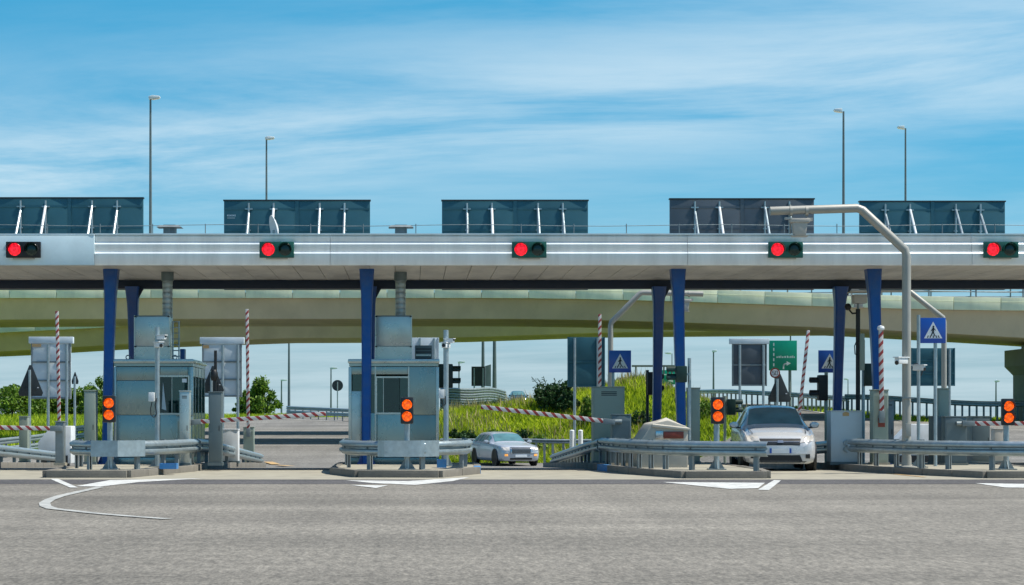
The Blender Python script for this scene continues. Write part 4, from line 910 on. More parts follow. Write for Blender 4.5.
crossing_sign('blue pedestrian crossing sign above the grey payment machine', 620, 361.5, 50.5, .56, 613, 352)
crossing_sign('blue pedestrian crossing sign half hidden by the dark right leg', 829.5, 361.5, 53.5, .60, 826, 352, 'dark_plastic')

# ------------------------------------------------------------------ small traffic lights seen from side or back
def side_light(label, xc, yt, yb, Y, m, face=(-1, 0), postx=None, ptop=None, pm='galv_dull', n=2, wd=.24):
    x = px(xc, Y); zt, zb = pz(yt, Y), pz(yb, Y); X = px(postx, Y) if postx else x; g = isl(X, Y)
    t = thing('traffic_light', label, 'traffic light', (X, Y, g))
    MB().tube((X, Y+.02, g-.01), (X, Y+.02, pz(ptop, Y) if ptop else zt), .042, n=10).build('post', pm, t)
    bd = MB().box((x, Y, (zt+zb)/2), (wd, .24, zt-zb)).build('housing', m, t, bevel=.03)
    for i in range(n):
        z = zt-(i+.5)*(zt-zb)/n
        vs_ = MB(); fx = face[0]
        r = .105; ln = .2; k = 10; vv = []
        for q in (0, 1):
            for j in range(k+1):
                a = R(-20)+R(220)*j/k
                vv.append((x+fx*(wd/2+q*ln*(1-.3*max(0, -math.sin(a)))), Y+r*math.cos(a), z+r*math.sin(a)))
                vv.append((x+fx*(wd/2+q*ln*(1-.3*max(0, -math.sin(a)))), Y+(r-.012)*math.cos(a), z+(r-.012)*math.sin(a)))
        fs = []
        K = 2*(k+1)
        for j in range(k): fs += [(2*j, 2*j+2, K+2*j+2, K+2*j), (2*j+1, 2*j+3, K+2*j+3, K+2*j+1), (K+2*j, K+2*j+2, K+2*j+3, K+2*j+1)]
        vs_.add(vv, fs).build('visor', m, bd)
    MB().box(((x+X)/2, Y+.01, (zt+zb)/2), (abs(X-x)+.06, .05, .05)).build('bracket', pm, t)
    return t
side_light('black traffic light facing left beside the silver hatchback', 822.5, 375, 400.5, 50.0, 'black', (-1, 0), 826.5, 372, 'pillar')
side_light('dark green traffic light right of the black cable mast', 868.5, 363.5, 386, 49.4, 'dark_green', (1, 0), 863.5, 340, 'galv')
side_light('black traffic light on a black post left of the dark middle leg', 651.5, 372, 395, 52.8, 'black', (1, 0), 647.5, 370, 'black')
side_light('dark green traffic light beside the bright middle blue leg', 681, 366, 382.5, 46.4, 'dark_green', (-1, 0), 689.5, 358, 'galv', 2, .26)
side_light('dark green traffic light behind the camera mast of the middle booth', 445, 364, 388, 50.9, 'dark_green', (1, 0), 446.5, 358, 'galv_dull', 2, .4)
side_light('dark green traffic light low behind the silver hatchback roofline', 731, 399, 415, 56, 'dark_green', (1, 0), 725, 396, 'pillar')

# ------------------------------------------------------------------ sign backs at the far ends of the islands
def sign_back(label, xa, xb, yt, yb, Y, m, legs, header=None, ribs=2, leg_m='galv', tilt=0):
    a, b = px(xa, Y), px(xb, Y); zt, zb = pz(yt, Y), pz(yb, Y); lx = [px(q, Y) for q in legs]; g = isl(lx[0], Y)
    t = thing('sign_back', label, 'road sign', (lx[0], Y, g), 'lane signs seen from behind')
    nrib = [zb+(zt-zb)*(i+1)/(ribs+1) for i in range(ribs)]; zs = [zb]+nrib+[zt]
    for c, d in zip(zs[:-1], zs[1:]): MB().span(a, b, Y, Y+.05, c+.004, d-.004).build('panel', m, t, bevel=.006)
    for z in nrib+[zb+.03]: MB().span(a+.02, b-.02, Y-.035, Y-.001, z-.025, z+.025).build('rail', 'galv_dull' if header else m, t)
    for q in (a+.025, b-.025): MB().span(q-.02, q+.02, Y-.033, Y-.0015, zb, zt).build('edge_bar', 'galv_dull' if header else m, t)
    if header: MB().span(a-.07, b+.07, Y-.05, Y+.2, zt+.002, zt+header).build('light_box', m if m != 'board_brown' else 'panel_grey', t, bevel=.01)
    for q in lx: MB().tube((q, Y-.06, isl(q, Y)-.01), (q, Y-.06, zt-.03), .045, n=10).build('leg', leg_m, t)
    return t
sb = sign_back('pale back of a ribbed lane sign at the left edge behind a raised arm', 31, 71, 343.5, 399, 65.3, 'panel_grey', [48.5, 67], .22)
MB().span(px(32, 65.2), px(41, 65.2), 65.2, 65.215, pz(346.8, 65.2), pz(343.9, 65.2)).build('sticker', 'paint_yellow_road', sb)
sb = sign_back('pale back of a ribbed lane sign right of the left booth', 202, 242, 344, 397, 65.3, 'panel_grey', [223, 238], .22)
MB().span(px(203, 65.2), px(209, 65.2), 65.2, 65.215, pz(348.3, 65.2), pz(345.2, 65.2)).build('sticker', 'paint_yellow_road', sb)
sign_back('pale back of a lane sign just above the middle booth roof at its right', 408, 439, 337.5, 388, 65.3, 'panel_grey', [420, 434], None, 1)
sign_back('dark back of a lane sign left of the bent pole and crossing sign', 567.5, 605, 337, 387, 65.3, 'board', [574.5, 597.5], None, 1)
sign_back('dark grey back of a lane sign left of the green direction sign', 732, 767, 344, 386, 66.0, 'board_brown', [739.5, 763], .18, 1)
sign_back('dark teal back of a lane sign below the right crossing sign', 911, 955, 348, 386, 66.0, 'board', [935, 949], None, 2)
def tri_back(label, xc, yt, yb, hw, Y, postx, m='sign_back', tilt=0):
    x = px(xc, Y); zt, zb = pz(yt, Y), pz(yb, Y); w2 = hw*Y/FPX; X = px(postx, Y); g = isl(X, Y)
    t = thing('triangular_sign', label, 'road sign', (X, Y, g), 'triangular signs seen from behind')
    MB().prism([(x-w2*.9, zb), (x+w2*.9, zb), (x+w2, zb+.1), (x+w2*.1, zt), (x-w2*.1, zt), (x-w2, zb+.1)], 1, Y, Y+.03).build('plate', m, t, bevel=.006)
    MB().span(x-w2*.5, x+w2*.5, Y-.03, Y-.001, zb+.2, zb+.25).build('rail', m, t)
    MB().tube((X, Y-.05, g-.01), (X, Y-.05, zt-.15), .04, n=10).build('post', 'galv', t)
    MB().box((x+w2*.6, Y-.003, zb+.26), (.05, .004, .03)).build('maker_mark', 'sign_white', t)
    return t
tri_back('dark triangular sign back on a pale post at the left edge', 30.5, 365, 396, 12.5, 62.0, 30)
tri_back('dark triangular sign back between the left booth and a pale sign', 213, 366, 393, 11, 62.0, 211.5)
tb = tri_back('dark triangular sign back with small round limit sign behind the hatchback', 779.5, 374, 402, 11.5, 62.0, 777)
x, Y = px(774.5, 62), 61.93; z = pz(373, 62)
q = MB().lathe([(.16, 0), (.16, .02)], (x, Y-.02, z), 1, 24).build('limit_disc', 'reflector_red', tb); MB().lathe([(.115, 0), (.115, .004)], (x, Y-.026, z), 1, 24).build('limit_face', 'sign_white', q)
for i, (dx, pat) in enumerate(((-.045, '5'), (.045, '0'))):
    dgt = MB(); s5 = {'5': [((-.03, .06), (.03, .06)), ((-.03, .06), (-.03, .0)), ((-.03, .0), (.03, .0)), ((.03, .0), (.03, -.06)), ((.03, -.06), (-.03, -.06))], '0': [((-.03, .06), (.03, .06)), ((-.03, .06), (-.03, -.06)), ((.03, .06), (.03, -.06)), ((.03, -.06), (-.03, -.06))]}[pat]
    for (a, b_), (c, d_) in s5: dgt.span(x+dx+min(a, c)-.008, x+dx+max(a, c)+.008, Y-.0295, Y-.027, z+min(b_, d_)-.008, z+max(b_, d_)+.008)
    dgt.build('digit', 'black', q)
# second half of a dark sign beyond the left pale one
tri_back('dark pointed sign back peeping out right of the left edge sign', 75, 372, 384, 3.5, 67, 75)
# ------------------------------------------------------------------ cars (front towards -Y in local space)
def make_car(label, loc, rz, paint, st, Wd, Lg, wheel_y, wr, spec):
    t = thing('car', label, 'car', loc)
    ys = [s[0] for s in st]; K = lambda i, y: float(np.interp(y, ys, [s[i] for s in st]))
    def sect(y):   # half section, bottom centre to roof centre
        zb, zs, zt, w_, wr_ = (K(i, y) for i in range(1, 6)); zm = zb+(zs-zb)*.45
        return [(0, zb), (w_*.80, zb), (w_*.95, zb+.05), (w_*.99, zb+.16), (w_, zm), (w_*.992, zs-.16), (w_*.97, zs-.05), (w_*.93, zs), (w_*.93+(wr_-w_*.93)*.5, zs+(zt-.09-zs)*.52), (wr_, zt-.09), (wr_*.93, zt-.035), (wr_*.72, zt-.008), (wr_*.36, zt+.004), (0, zt+.008)]
    yy = np.unique(np.concatenate([np.linspace(0, Lg, 64), ys])); b = MB(); vs = []; n = 27
    for y in yy:
        s = sect(y); full = [(x, z) for x, z in s]+[(-x, z) for x, z in s[-2::-1]]
        vs += [(x, y-Lg/2, z) for x, z in full]
    n = len(full)
    fs = [(i*n+j, i*n+j+1, (i+1)*n+j+1, (i+1)*n+j) for i in range(len(yy)-1) for j in range(n-1)]
    fs += [tuple(range(n-1)), tuple(range((len(yy)-1)*n, len(yy)*n-1))]
    b.add(vs, fs); bvh = BVHTree.FromPolygons([Vector(v) for v in b.v], list(b.f))
    def bl(o, nm, m, par=None, **k):   # build in local space, then parent under the rotated thing
        org = ORG.get(par.name) if par else None
        me = o.mesh(nm, (0, 0, 0), k.get('bevel', 0), k.get('smooth', 40)); me.materials.append(M[m]); ob = bpy.data.objects.new(nm, me); C.objects.link(ob); ob.parent = par or t; return ob
    body = bl(b, 'body', paint, smooth=55)
    def front(x, z):
        r = bvh.ray_cast(Vector((x, -Lg, z)), Vector((0, 1, 0))); return r[0].y if r[0] else -Lg/2
    def fpatch(nm, m, q, par=None, off=.012, nu=8, nv=4, thick=.02, mirror=False):
        o = MB(); q = [Vector(p) for p in q]; g = []
        for i in range(nu+1):
            for j in range(nv+1):
                p = (q[0]*(1-i/nu)+q[1]*(i/nu))*(1-j/nv)+(q[3]*(1-i/nu)+q[2]*(i/nu))*(j/nv)
                x = -p.x if mirror else p.x; g.append((x, front(x, p.y)-off, p.y))
        k = nv+1; ff = [(i*k+j, (i+1)*k+j, (i+1)*k+j+1, i*k+j+1) for i in range(nu) for j in range(nv)]
        m_ = len(g); g2 = [(x, y+thick+off, z) for x, y, z in g]; o.add(g+g2, ff+[tuple(v+m_ for v in f[::-1]) for f in ff]
            +[(i, i+1, m_+i+1, m_+i) for i in range(nv)]+[(nu*k+i+1, nu*k+i, m_+nu*k+i, m_+nu*k+i+1) for i in range(nv)]+[((i+1)*k, i*k, m_+i*k, m_+(i+1)*k) for i in range(nu)]+[(i*k+nv, (i+1)*k+nv, m_+(i+1)*k+nv, m_+i*k+nv) for i in range(nu)])
        return bl(o, nm, m, par, smooth=60)
    def gpatch(nm, m, y0, y1, pts, f0, f1, mirror=0, off=.008, par=None, n_=10):
        """glass between two lengths; pts = indices into the section used across"""
        o = MB(); rows = []
        for i in range(n_+1):
            y = y0+(y1-y0)*i/n_; s = sect(y); P = [Vector((s[k][0], y-Lg/2, s[k][1])) for k in pts]
            if mirror == 0: P = P+[Vector((-p.x, p.y, p.z)) for p in P[::-1][1:]]
            d = np.cumsum([0]+[(P[k+1]-P[k]).length for k in range(len(P)-1)]); row = []
            for u in np.linspace(f0, f1, 9):
                q = u*d[-1]; row.append(Vector([float(np.interp(q, d, [p[c] for p in P])) for c in range(3)]))
            if mirror == -1: row = [Vector((-p.x, p.y, p.z)) for p in row]
            rows.append(row)
        vv = []
        for i, r in enumerate(rows):
            for j, p in enumerate(r):
                du = r[min(j+1, 8)]-r[max(j-1, 0)]; dv = rows[min(i+1, n_)][j]-rows[max(i-1, 0)][j]; nn = du.cross(dv).normalized()
                c = Vector((0, p.y, .9))
                if nn.dot(p-c) < 0: nn = -nn
                vv.append(p+nn*off)
        o.add(vv, [(i*9+j, i*9+j+1, (i+1)*9+j+1, (i+1)*9+j) for i in range(n_) for j in range(8)]); return bl(o, nm, m, par, smooth=60)
    wy0, wy1 = spec['ws']; gpatch('windscreen', 'glass_dark' if 0 else spec.get('glass', 'car_glass'), wy0, wy1, [9, 10, 11, 12, 13], .05, .95)
    for mi in (1, -1):
        for a, c in spec['sidewin']: gpatch('side_window', 'car_glass', a, c, [7, 8, 9], .12, .9, mi)
    for mi in (1, -1):
        for yw in wheel_y:
            x = mi*(Wd/2-.10)
            w_ = bl(MB().lathe([(wr*.62, -.1), (wr*.9, -.105), (wr, -.07), (wr, .07), (wr*.9, .105), (wr*.62, .1)], (x, yw-Lg/2, wr), 0, 28), 'wheel', 'tyre')
            bl(MB().lathe([(0, mi*.06), (wr*.15, mi*.07), (wr*.2, mi*.05), (wr*.54, mi*.07), (wr*.62, mi*.098), (wr*.62, mi*.07)], (x, yw-Lg/2, wr), 0, 24), 'rim', 'rim', w_)
            for s5 in range(5):
                a = s5*2*math.pi/5; p = (x+mi*.092, yw-Lg/2+math.cos(a)*wr*.38, wr+math.sin(a)*wr*.38); o = MB().box((0, 0, 0), (.012, wr*.46, wr*.16)); mt = Matrix.Rotation(a, 3, 'X'); o.v = [tuple(mt @ Vector(v)+Vector(p)) for v in o.v]; bl(o, 'spoke', 'rim', w_)
            bl(MB().lathe([(wr*1.16, -.03), (wr*1.16, mi*.02) if 0 else (wr*1.16, .03), (wr*1.02, .035), (wr*1.02, -.03)], (mi*(Wd/2-.022), yw-Lg/2, wr+.02), 0, 28), 'wheel_arch', 'dark_plastic')
            bl(MB().lathe([(0, 0), (wr*1.1, 0)], (mi*(Wd/2+.002), yw-Lg/2, wr+.02), 0, 28), 'arch_shadow', 'black') if 0 else None
    for mi in (1, -1):   # mirrors
        my, mz = spec['mirror']; mx = mi*(Wd/2+.07)
        o = MB().lathe([(0, -.06), (.075, -.05), (.1, .02), (.09, .07), (0, .08)], (0, 0, 0), 1, 14); o.v = [(v[0]*1.15+mx, v[1]+my-Lg/2, v[2]*.75+mz) for v in o.v]
        mr_ = bl(o, 'mirror', paint, smooth=60); bl(MB().box((mi*(Wd/2-.04), my-Lg/2+.02, mz-.06), (.14, .05, .04)), 'mirror_stalk', 'dark_plastic', mr_)
    for nm, m, q, off, mir in spec['front']:
        fpatch(nm, m, q, off=off)
        if mir: fpatch(nm, m, q, off=off, mirror=True)
    t.rotation_euler = (0, 0, rz)
    t['_keep'] = 0; del t['_keep']
    return t, bl, front, body
mat('car_glass', (.09, .20, .21), .06, 0, .3, 2.5, spec=.8)
# silver hatchback
hat = [(0.0, .21, .58, .64, .58, .50), (.05, .18, .65, .71, .72, .60), (.16, .17, .76, .82, .80, .66), (.38, .18, .86, .90, .835, .70), (.75, .19, .93, .97, .855, .72), (1.02, .19, .97, 1.01, .86, .72), (1.16, .19, .98, 1.06, .862, .70), (1.55, .19, .99, 1.33, .865, .63), (1.86, .19, 1.0, 1.47, .865, .585), (2.1, .19, 1.0, 1.51, .865, .58), (2.6, .19, 1.01, 1.53, .865, .58), (3.2, .2, 1.02, 1.50, .86, .57), (3.6, .22, 1.02, 1.42, .85, .56), (3.85, .26, 1.0, 1.18, .82, .56), (3.98, .32, .9, 1.0, .76, .55), (4.02, .4, .7, .8, .7, .5)]
hf = [('headlight', 'headlight', [(.44, .66), (.78, .70), (.80, .87), (.50, .80)], .014, True), ('grille', 'dark_plastic', [(-.44, .60), (.44, .60), (.47, .755), (-.47, .755)], .012, False), ('grille_bar', 'chrome', [(-.44, .675), (.44, .675), (.45, .69), (-.45, .69)], .022, False),
      ('number_plate', 'plate_white', [(-.2, .42), (.2, .42), (.2, .53), (-.2, .53)], .03, False), ('plate_band', 'sign_blue', [(.20, .42), (.245, .42), (.245, .53), (.20, .53)], .03, True), ('lower_grille', 'black', [(-.5, .24), (.5, .24), (.44, .375), (-.44, .375)], .012, False),
      ('fog_lamp', 'dark_plastic', [(.57, .30), (.67, .30), (.67, .40), (.57, .40)], .012, True), ('bumper_lip', 'car_silver', [(-.62, .395), (.62, .395), (.60, .412), (-.60, .412)], .022, False), ('emblem', 'chrome', [(-.07, .66), (.07, .66), (.06, .72), (-.06, .72)], .03, False), ('skid_strip', 'dark_plastic', [(-.55, .205), (.55, .205), (.6, .235), (-.6, .235)], .01, False)]
Ys = 45.75+2.0
car1, bl1, fr1, bd1 = make_car('silver hatchback with headlights driving out of the right lane', (px(780.5, 45.75)+.16, Ys, h(8.7, Ys)), R(-4.6), 'car_silver', hat, 1.73, 4.02, (.78, 3.35), .31, dict(ws=(1.2, 1.84), sidewin=((1.55, 2.35), (2.42, 3.15)), mirror=(1.42, 1.06), front=hf))
# wipers, stickers, steering figure shapes behind the glass are left to the dark glass
for mi in (-1, 1): bl1(MB().tube((mi*.12+.1, 1.22-2.01, 1.055), (mi*.12-.35, 1.32-2.01, 1.135), .008, n=6), 'wiper', 'black')
for mi in (-1, 1):
    bl1(MB().pipe([(mi*.60, .30-2.01, .868), (mi*.64, .6-2.01, .945), (mi*.66, 1.0-2.01, .992)], .006, 6), 'hood_seam', 'black')
bl1(MB().tube((0, 2.3-2.01, 1.5), (.0, 2.45-2.01, 1.72), .006, n=6), 'aerial', 'black')
# silver estate car with big grille
est = [(0.0, .34, .66, .72, .66, .58), (.04, .26, .74, .80, .78, .68), (.12, .22, .82, .87, .85, .74), (.4, .2, .88, .92, .905, .80), (1.0, .2, .93, .98, .925, .82), (1.42, .2, .97, 1.02, .935, .80), (1.55, .2, .98, 1.05, .935, .76), (2.0, .2, 1.0, 1.30, .94, .67), (2.3, .2, 1.0, 1.42, .94, .62), (2.6, .2, 1.01, 1.46, .94, .61), (3.3, .2, 1.02, 1.48, .94, .61), (4.1, .22, 1.02, 1.45, .935, .60), (4.55, .24, 1.02, 1.34, .92, .60), (4.85, .3, .98, 1.1, .88, .6), (4.98, .36, .9, .98, .82, .6), (5.0, .42, .8, .85, .8, .55)]
ef = [('grille', 'dark_plastic', [(-.42, .56), (.42, .56), (.45, .82), (-.45, .82)], .03, False), ('grille_frame', 'chrome', [(-.47, .82), (.47, .82), (.475, .838), (-.475, .838)], .035, False), ('grille_frame', 'chrome', [(.42, .55), (.46, .55), (.49, .83), (.45, .83)], .035, True),
      ('headlight', 'headlight', [(.53, .68), (.84, .70), (.84, .83), (.53, .83)], .016, True), ('fog_lamp', 'turn_lamp', [(.60, .44), (.74, .44), (.74, .53), (.60, .53)], .014, True), ('number_plate', 'plate_white', [(-.26, .40), (.26, .40), (.26, .51), (-.26, .51)], .03, False), ('lower_grille', 'black', [(-.5, .28), (.5, .28), (.5, .36), (-.5, .36)], .012, False), ('bumper_trim', 'chrome', [(-.8, .565), (-.48, .565), (-.48, .585), (-.8, .585)], .016, True)]
for i in range(6): ef.append(('grille_slat', 'chrome', [(-.42, .585+i*.04), (.42, .585+i*.04), (.42, .593+i*.04), (-.42, .593+i*.04)], .036, False))
Yc_ = 87.0; xc_ = px(505, Yc_)
car2, bl2, _, _ = make_car('silver estate car with wide chrome grille approaching in front of the grass bank', (xc_+.05, Yc_+2.4, h(xc_, Yc_+2)), R(15), 'car_champagne', est, 1.88, 5.0, (.9, 3.95), .345, dict(ws=(1.6, 2.26), sidewin=((2.05, 2.75), (2.83, 3.6), (3.68, 4.4)), mirror=(1.85, 1.06), front=ef))
wf = [('headlight', 'headlight', [(.5, .66), (.78, .7), (.8, .82), (.55, .8)], .014, True), ('grille', 'dark_plastic', [(-.44, .66), (.44, .66), (.46, .74), (-.46, .74)], .012, False), ('lower_grille', 'black', [(-.5, .32), (.5, .32), (.42, .46), (-.42, .46)], .012, False), ('number_plate', 'plate_white', [(-.24, .5), (.24, .5), (.24, .6), (-.24, .6)], .03, False)]
sp3 = dict(ws=(1.2, 1.84), sidewin=((1.55, 2.35), (2.42, 3.15)), mirror=(1.42, 1.06), front=wf)
make_car('dark car far away on the raised ramp above the grass bank', (px(519, 205), 207, 2.5), R(4), 'car_dark', hat, 1.73, 4.02, (.78, 3.35), .31, sp3)

# ------------------------------------------------------------------ far things
# raised far ramp carrying the dark car
b = MB(); b.add([(x_, y_, z_) for y_ in (196, 216) for x_, z_ in ((2, .6), (6, 2.5), (16, 2.5), (24, .6))], [(0, 1, 5, 4), (1, 2, 6, 5), (2, 3, 7, 6), (0, 4, 7, 3), (0, 3, 2, 1), (4, 5, 6, 7)]); struct(b.build('far_ramp', 'asphalt_far'))
def far_rail(label, pts, ht, n_posts, rows=2, m='galv', wide=.31, pw=.05, gap=.42):
    """path of (x, y) with the beam height over ground; several rails on shared posts"""
    b0 = (*pts[0], h(*pts[0])); t = thing('far_guardrail', label, 'guardrail', b0, 'guardrails of the roads beyond')
    dense = [(np.interp(f, np.linspace(0, 1, len(pts)), [p[0] for p in pts]), np.interp(f, np.linspace(0, 1, len(pts)), [p[1] for p in pts])) for f in np.linspace(0, 1, 6*len(pts))]
    for r in range(rows):
        MB().sweep([(x_, y_, h(x_, y_)+ht-r*gap) for x_, y_ in dense], [(a, z*wide/.31) for a, z in WPROF]).build('beam', m, t, smooth=50)
    me = MB().box((0, .06, 0), (pw*2, .08, ht+.5)).mesh('guard_post'); me.materials.append(M['galv_dull'])
    for f in np.linspace(.01, .99, n_posts):
        x_, y_ = (float(np.interp(f, np.linspace(0, 1, len(dense)), [q[k] for q in dense])) for k in (0, 1))
        inst(me, 'guard_post', t, (x_, y_, h(x_, y_)+ht/2-.12))
    return t
far_rail('guardrail across the far end of the road left of the middle booth', [(px(287, 170), 170), (px(360, 160), 160)], .85, 10, 2, gap=.36)
far_rail('stacked guardrail on the bank right of the middle booth', [(px(440, 118), 118), (px(480, 122), 122), (px(505, 128), 128)], 1.5, 10, 4, gap=.31)
far_rail('guardrail curving along the ramp left of the green direction sign', [(px(692, 150), 150), (px(735, 138), 138), (px(800, 128), 128), (px(850, 118), 118)], .9, 34, 1)
far_rail('guardrail along the verge below the flyover at the right', [(px(845, 118), 118), (px(905, 116), 116), (px(985, 114), 114), (px(1060, 114), 114)], 1.05, 34, 1, 'galv', pw=.05)
far_rail('low guardrail directly behind the silver estate car', [(px(440, 92.4), 92.4), (px(525, 92.6), 92.6), (px(556, 91.5), 91.5), (px(600, 91.5), 91.5)], 1.0, 12, 1, 'galv_dull', wide=.2)
far_rail('guardrail low on the grass verge at the far left', [(px(-40, 92), 92), (px(40, 100), 100), (px(85, 112), 112)], .8, 12, 2)

def lamp_post(label, xp, ytop, Y, zbase, r=.09, head=1, group='tall street lamps'):
    x = px(xp, Y); zt = pz(ytop, Y); t = thing('street_lamp', label, 'street lamp', (x, Y, zbase), group)
    MB().tube((x, Y, zbase-.05), (x, Y, zt-.05), r, r*.55, 10).build('pole', 'cabinet_grey', t)
    if head:
        w_ = .55*head; sg = 1 if abs(head) == 1 else 1
        MB().prism([(x-.08, zt-.12), (x+w_, zt-.02), (x+w_*.95, zt+.08), (x+w_*.2, zt+.12), (x-.1, zt+.05)], 1, Y-.16, Y+.16).build('lamp_head', 'panel_grey', t, bevel=.03)
        MB().prism([(x+w_*.15, zt-.105), (x+w_*.9, zt-.045), (x+w_*.9, zt-.07), (x+w_*.15, zt-.13)], 1, Y-.13, Y+.13).build('lamp_glass', 'white_paint', t)
    return t
lamp_post('tall street lamp rising above the gap right of the leftmost board', 150.5, 97.5, 112.0, 8.0+dz1(-14)-.0, .10)
lamp_post('tall street lamp rising behind the board with the white dish', 266.5, 138, 134.0, 8.0+dz2(-9.7), .10)
lamp_post('tall street lamp rising just left of the bent pole elbow', 843.5, 110.5, 112.0, 8.0+dz1(24), .10, -1)
lamp_post('tall street lamp rising behind the rightmost board', 905.5, 127.5, 134.0, 8.0+dz2(33), .10, -1)
def lp(label, xp, ytop, Y, r=.07, head=1): return lamp_post(label, xp, ytop, Y, h(px(xp, Y), Y)-.1, r, head, 'street lamps beyond the flyover')
lp('bare mast left of the far guardrail, seen between the booths', 289, 330, 175, .13, 0)
lp('small distant street lamp above the tree between the booths', 281.5, 380, 230, .12, 1.2)
lp('distant street lamp left of the round sign back', 331, 368, 200, .10, 1.2)
lp('thin distant lamp right of the middle booth', 459, 362, 180, .09, 1.0)
lp('thick distant mast left of two above the bank', 483, 325, 150, .17, 0)
lp('thick distant mast right of two above the bank', 494.5, 325, 150, .20, 0)
lp('distant street lamp between the two middle blue legs', 672, 353, 210, .08, -1.4)
lp('distant street lamp right of the bright middle leg', 713.5, 351, 165, .10, .5)
lp('distant mast beside the green direction sign', 790.5, 320, 150, .09, 0)
lp('tiny distant lamp between the right blue legs', 848, 379, 240, .09, -.9)
lp('small distant lamp left of the right flyover pier', 996, 381, 190, .10, .6)
# sign back on the bank: dark double board
Y = 132.0; x0, x1, x2 = px(471.5, Y), px(485, Y), px(491, Y+2); g = h(x0, Y)
t = thing('far_sign', 'dark folded sign back on the bank below two masts', 'road sign', (x0+.4, Y, g))
MB().span(x0, x1, Y, Y+.1, pz(386, Y), pz(366.5, Y)).build('panel', 'sign_back', t)
MB().add([(x1+.01, Y, pz(386, Y)), (x2, Y+2, pz(386, Y)), (x2, Y+2, pz(363.5, Y)), (x1+.01, Y, pz(366, Y)), (x1+.01, Y+.1, pz(386, Y)), (x2, Y+2.1, pz(386, Y)), (x2, Y+2.1, pz(363.5, Y)), (x1+.01, Y+.1, pz(366, Y))], [(0, 1, 2, 3), (7, 6, 5, 4), (0, 4, 5, 1), (3, 2, 6, 7), (1, 5, 6, 2), (0, 3, 7, 4)]).build('panel', 'board_brown', t)
for f in (.2, .85): MB().tube((x0+(x1-x0)*f, Y-.06, g-.3), (x0+(x1-x0)*f, Y-.06, pz(368, Y)), .05, n=8).build('leg', 'galv', t)
# round sign back
Y = 165; x, z = px(337.5, Y), pz(385.5, Y); t = thing('round_sign', 'round dark sign back beyond the far guardrail', 'road sign', (x, Y, h(x, Y)))
MB().lathe([(.46, 0), (.46, .04)], (x, Y, z), 1, 28).build('disc', 'sign_back', t); MB().tube((x, Y-.05, h(x, Y)-.1), (x, Y-.05, z+.3), .05, n=8).build('post', 'galv', t)
# green direction signs
def green_sign(label, xa, xb, yt, yb, Y, full):
    a, b_ = px(xa, Y), px(xb, Y); zt, zb = pz(yt, Y), pz(yb, Y); s = (b_-a); x_ = (a+b_)/2; g = h(x_, Y)
    t = thing('direction_sign', label, 'road sign', (x_, Y, g))
    p = MB().span(a, b_, Y, Y+.08, zb, zt).build('panel', 'sign_green', t, bevel=.02)
    for f in (.25, .75): MB().tube((a+s*f, Y+.14, g-.2), (a+s*f, Y+.14, zt-.1), .08, n=8).build('leg', 'galv_dull', t)
    q = Y-.006
    if full:
        for i in range(6):
            z0 = zt-.15-i*(zt-zb)*.17; MB().span(a+s*.15, a+s*.19, q, q+.005, z0-(zt-zb)*.10, z0).build('lane_dash', 'sign_white', p)
        for i, (u, wd) in enumerate(((.27, .05), (.34, .06), (.41, .04), (.47, .06), (.55, .07), (.64, .05), (.70, .04), (.76, .06), (.83, .05), (.89, .04))):
            MB().span(a+s*u, a+s*(u+wd*.75), q, q+.005, zb+(zt-zb)*.42, zb+(zt-zb)*(.47+.012*(i % 3))).build('letter_mark', 'sign_white', p)
        pts = [(.52, .06), (.52, .16), (.56, .22), (.64, .23)]
        o = MB()
        for (u0, v0), (u1, v1) in zip(pts[:-1], pts[1:]):
            A, B_ = Vector((a+s*u0, zb+(zt-zb)*v0)), Vector((a+s*u1, zb+(zt-zb)*v1)); d_ = (B_-A).normalized(); nn = Vector((-d_.y, d_.x))*s*.025
            o.prism([tuple(A+nn-d_*.03), tuple(A-nn-d_*.03), tuple(B_-nn+d_*.03), tuple(B_+nn+d_*.03)], 1, q, q+.005)
        o.prism([(a+s*.63, zb+(zt-zb)*.31), (a+s*.63, zb+(zt-zb)*.16), (a+s*.78, zb+(zt-zb)*.24)], 1, q+.0005, q+.0055); o.build('arrow', 'sign_white', p)
    else:
        MB().span(a+s*.2, a+s*.75, q, q+.005, zb+(zt-zb)*.65, zb+(zt-zb)*.72).build('letter_mark', 'sign_white', p)
        MB().prism([(a+s*.55, zb+(zt-zb)*.25), (a+s*.85, zb+(zt-zb)*.15), (a+s*.8, zb+(zt-zb)*.45)], 1, q, q+.005).build('arrow', 'sign_white', p)
    return t
green_sign('green direction sign with white turn arrow behind the silver hatchback', 769, 797, 340.5, 370.5, 128, True)
green_sign('small green direction sign between the two middle blue legs', 658, 676, 370, 384.5, 160, False)
# thin gantry beam behind the middle legs
Y = 125; t = thing('far_gantry', 'thin distant gantry rail crossing behind the middle legs', 'gantry', (px(636, Y), Y, h(px(636, Y), Y)))
zg = pz(366, Y); MB().span(px(632, Y), px(676, Y), Y, Y+.15, zg-.06, zg+.06).build('beam', 'galv_dull', t)
for q in (636, 664, 668, 672): MB().tube((px(q, Y), Y+.07, zg if q > 640 else h(px(q, Y), Y)-.2), (px(q, Y), Y+.07, zg-.5 if q > 640 else zg), .05, n=8).build('post' if q < 640 else 'hanger', 'galv_dull', t)

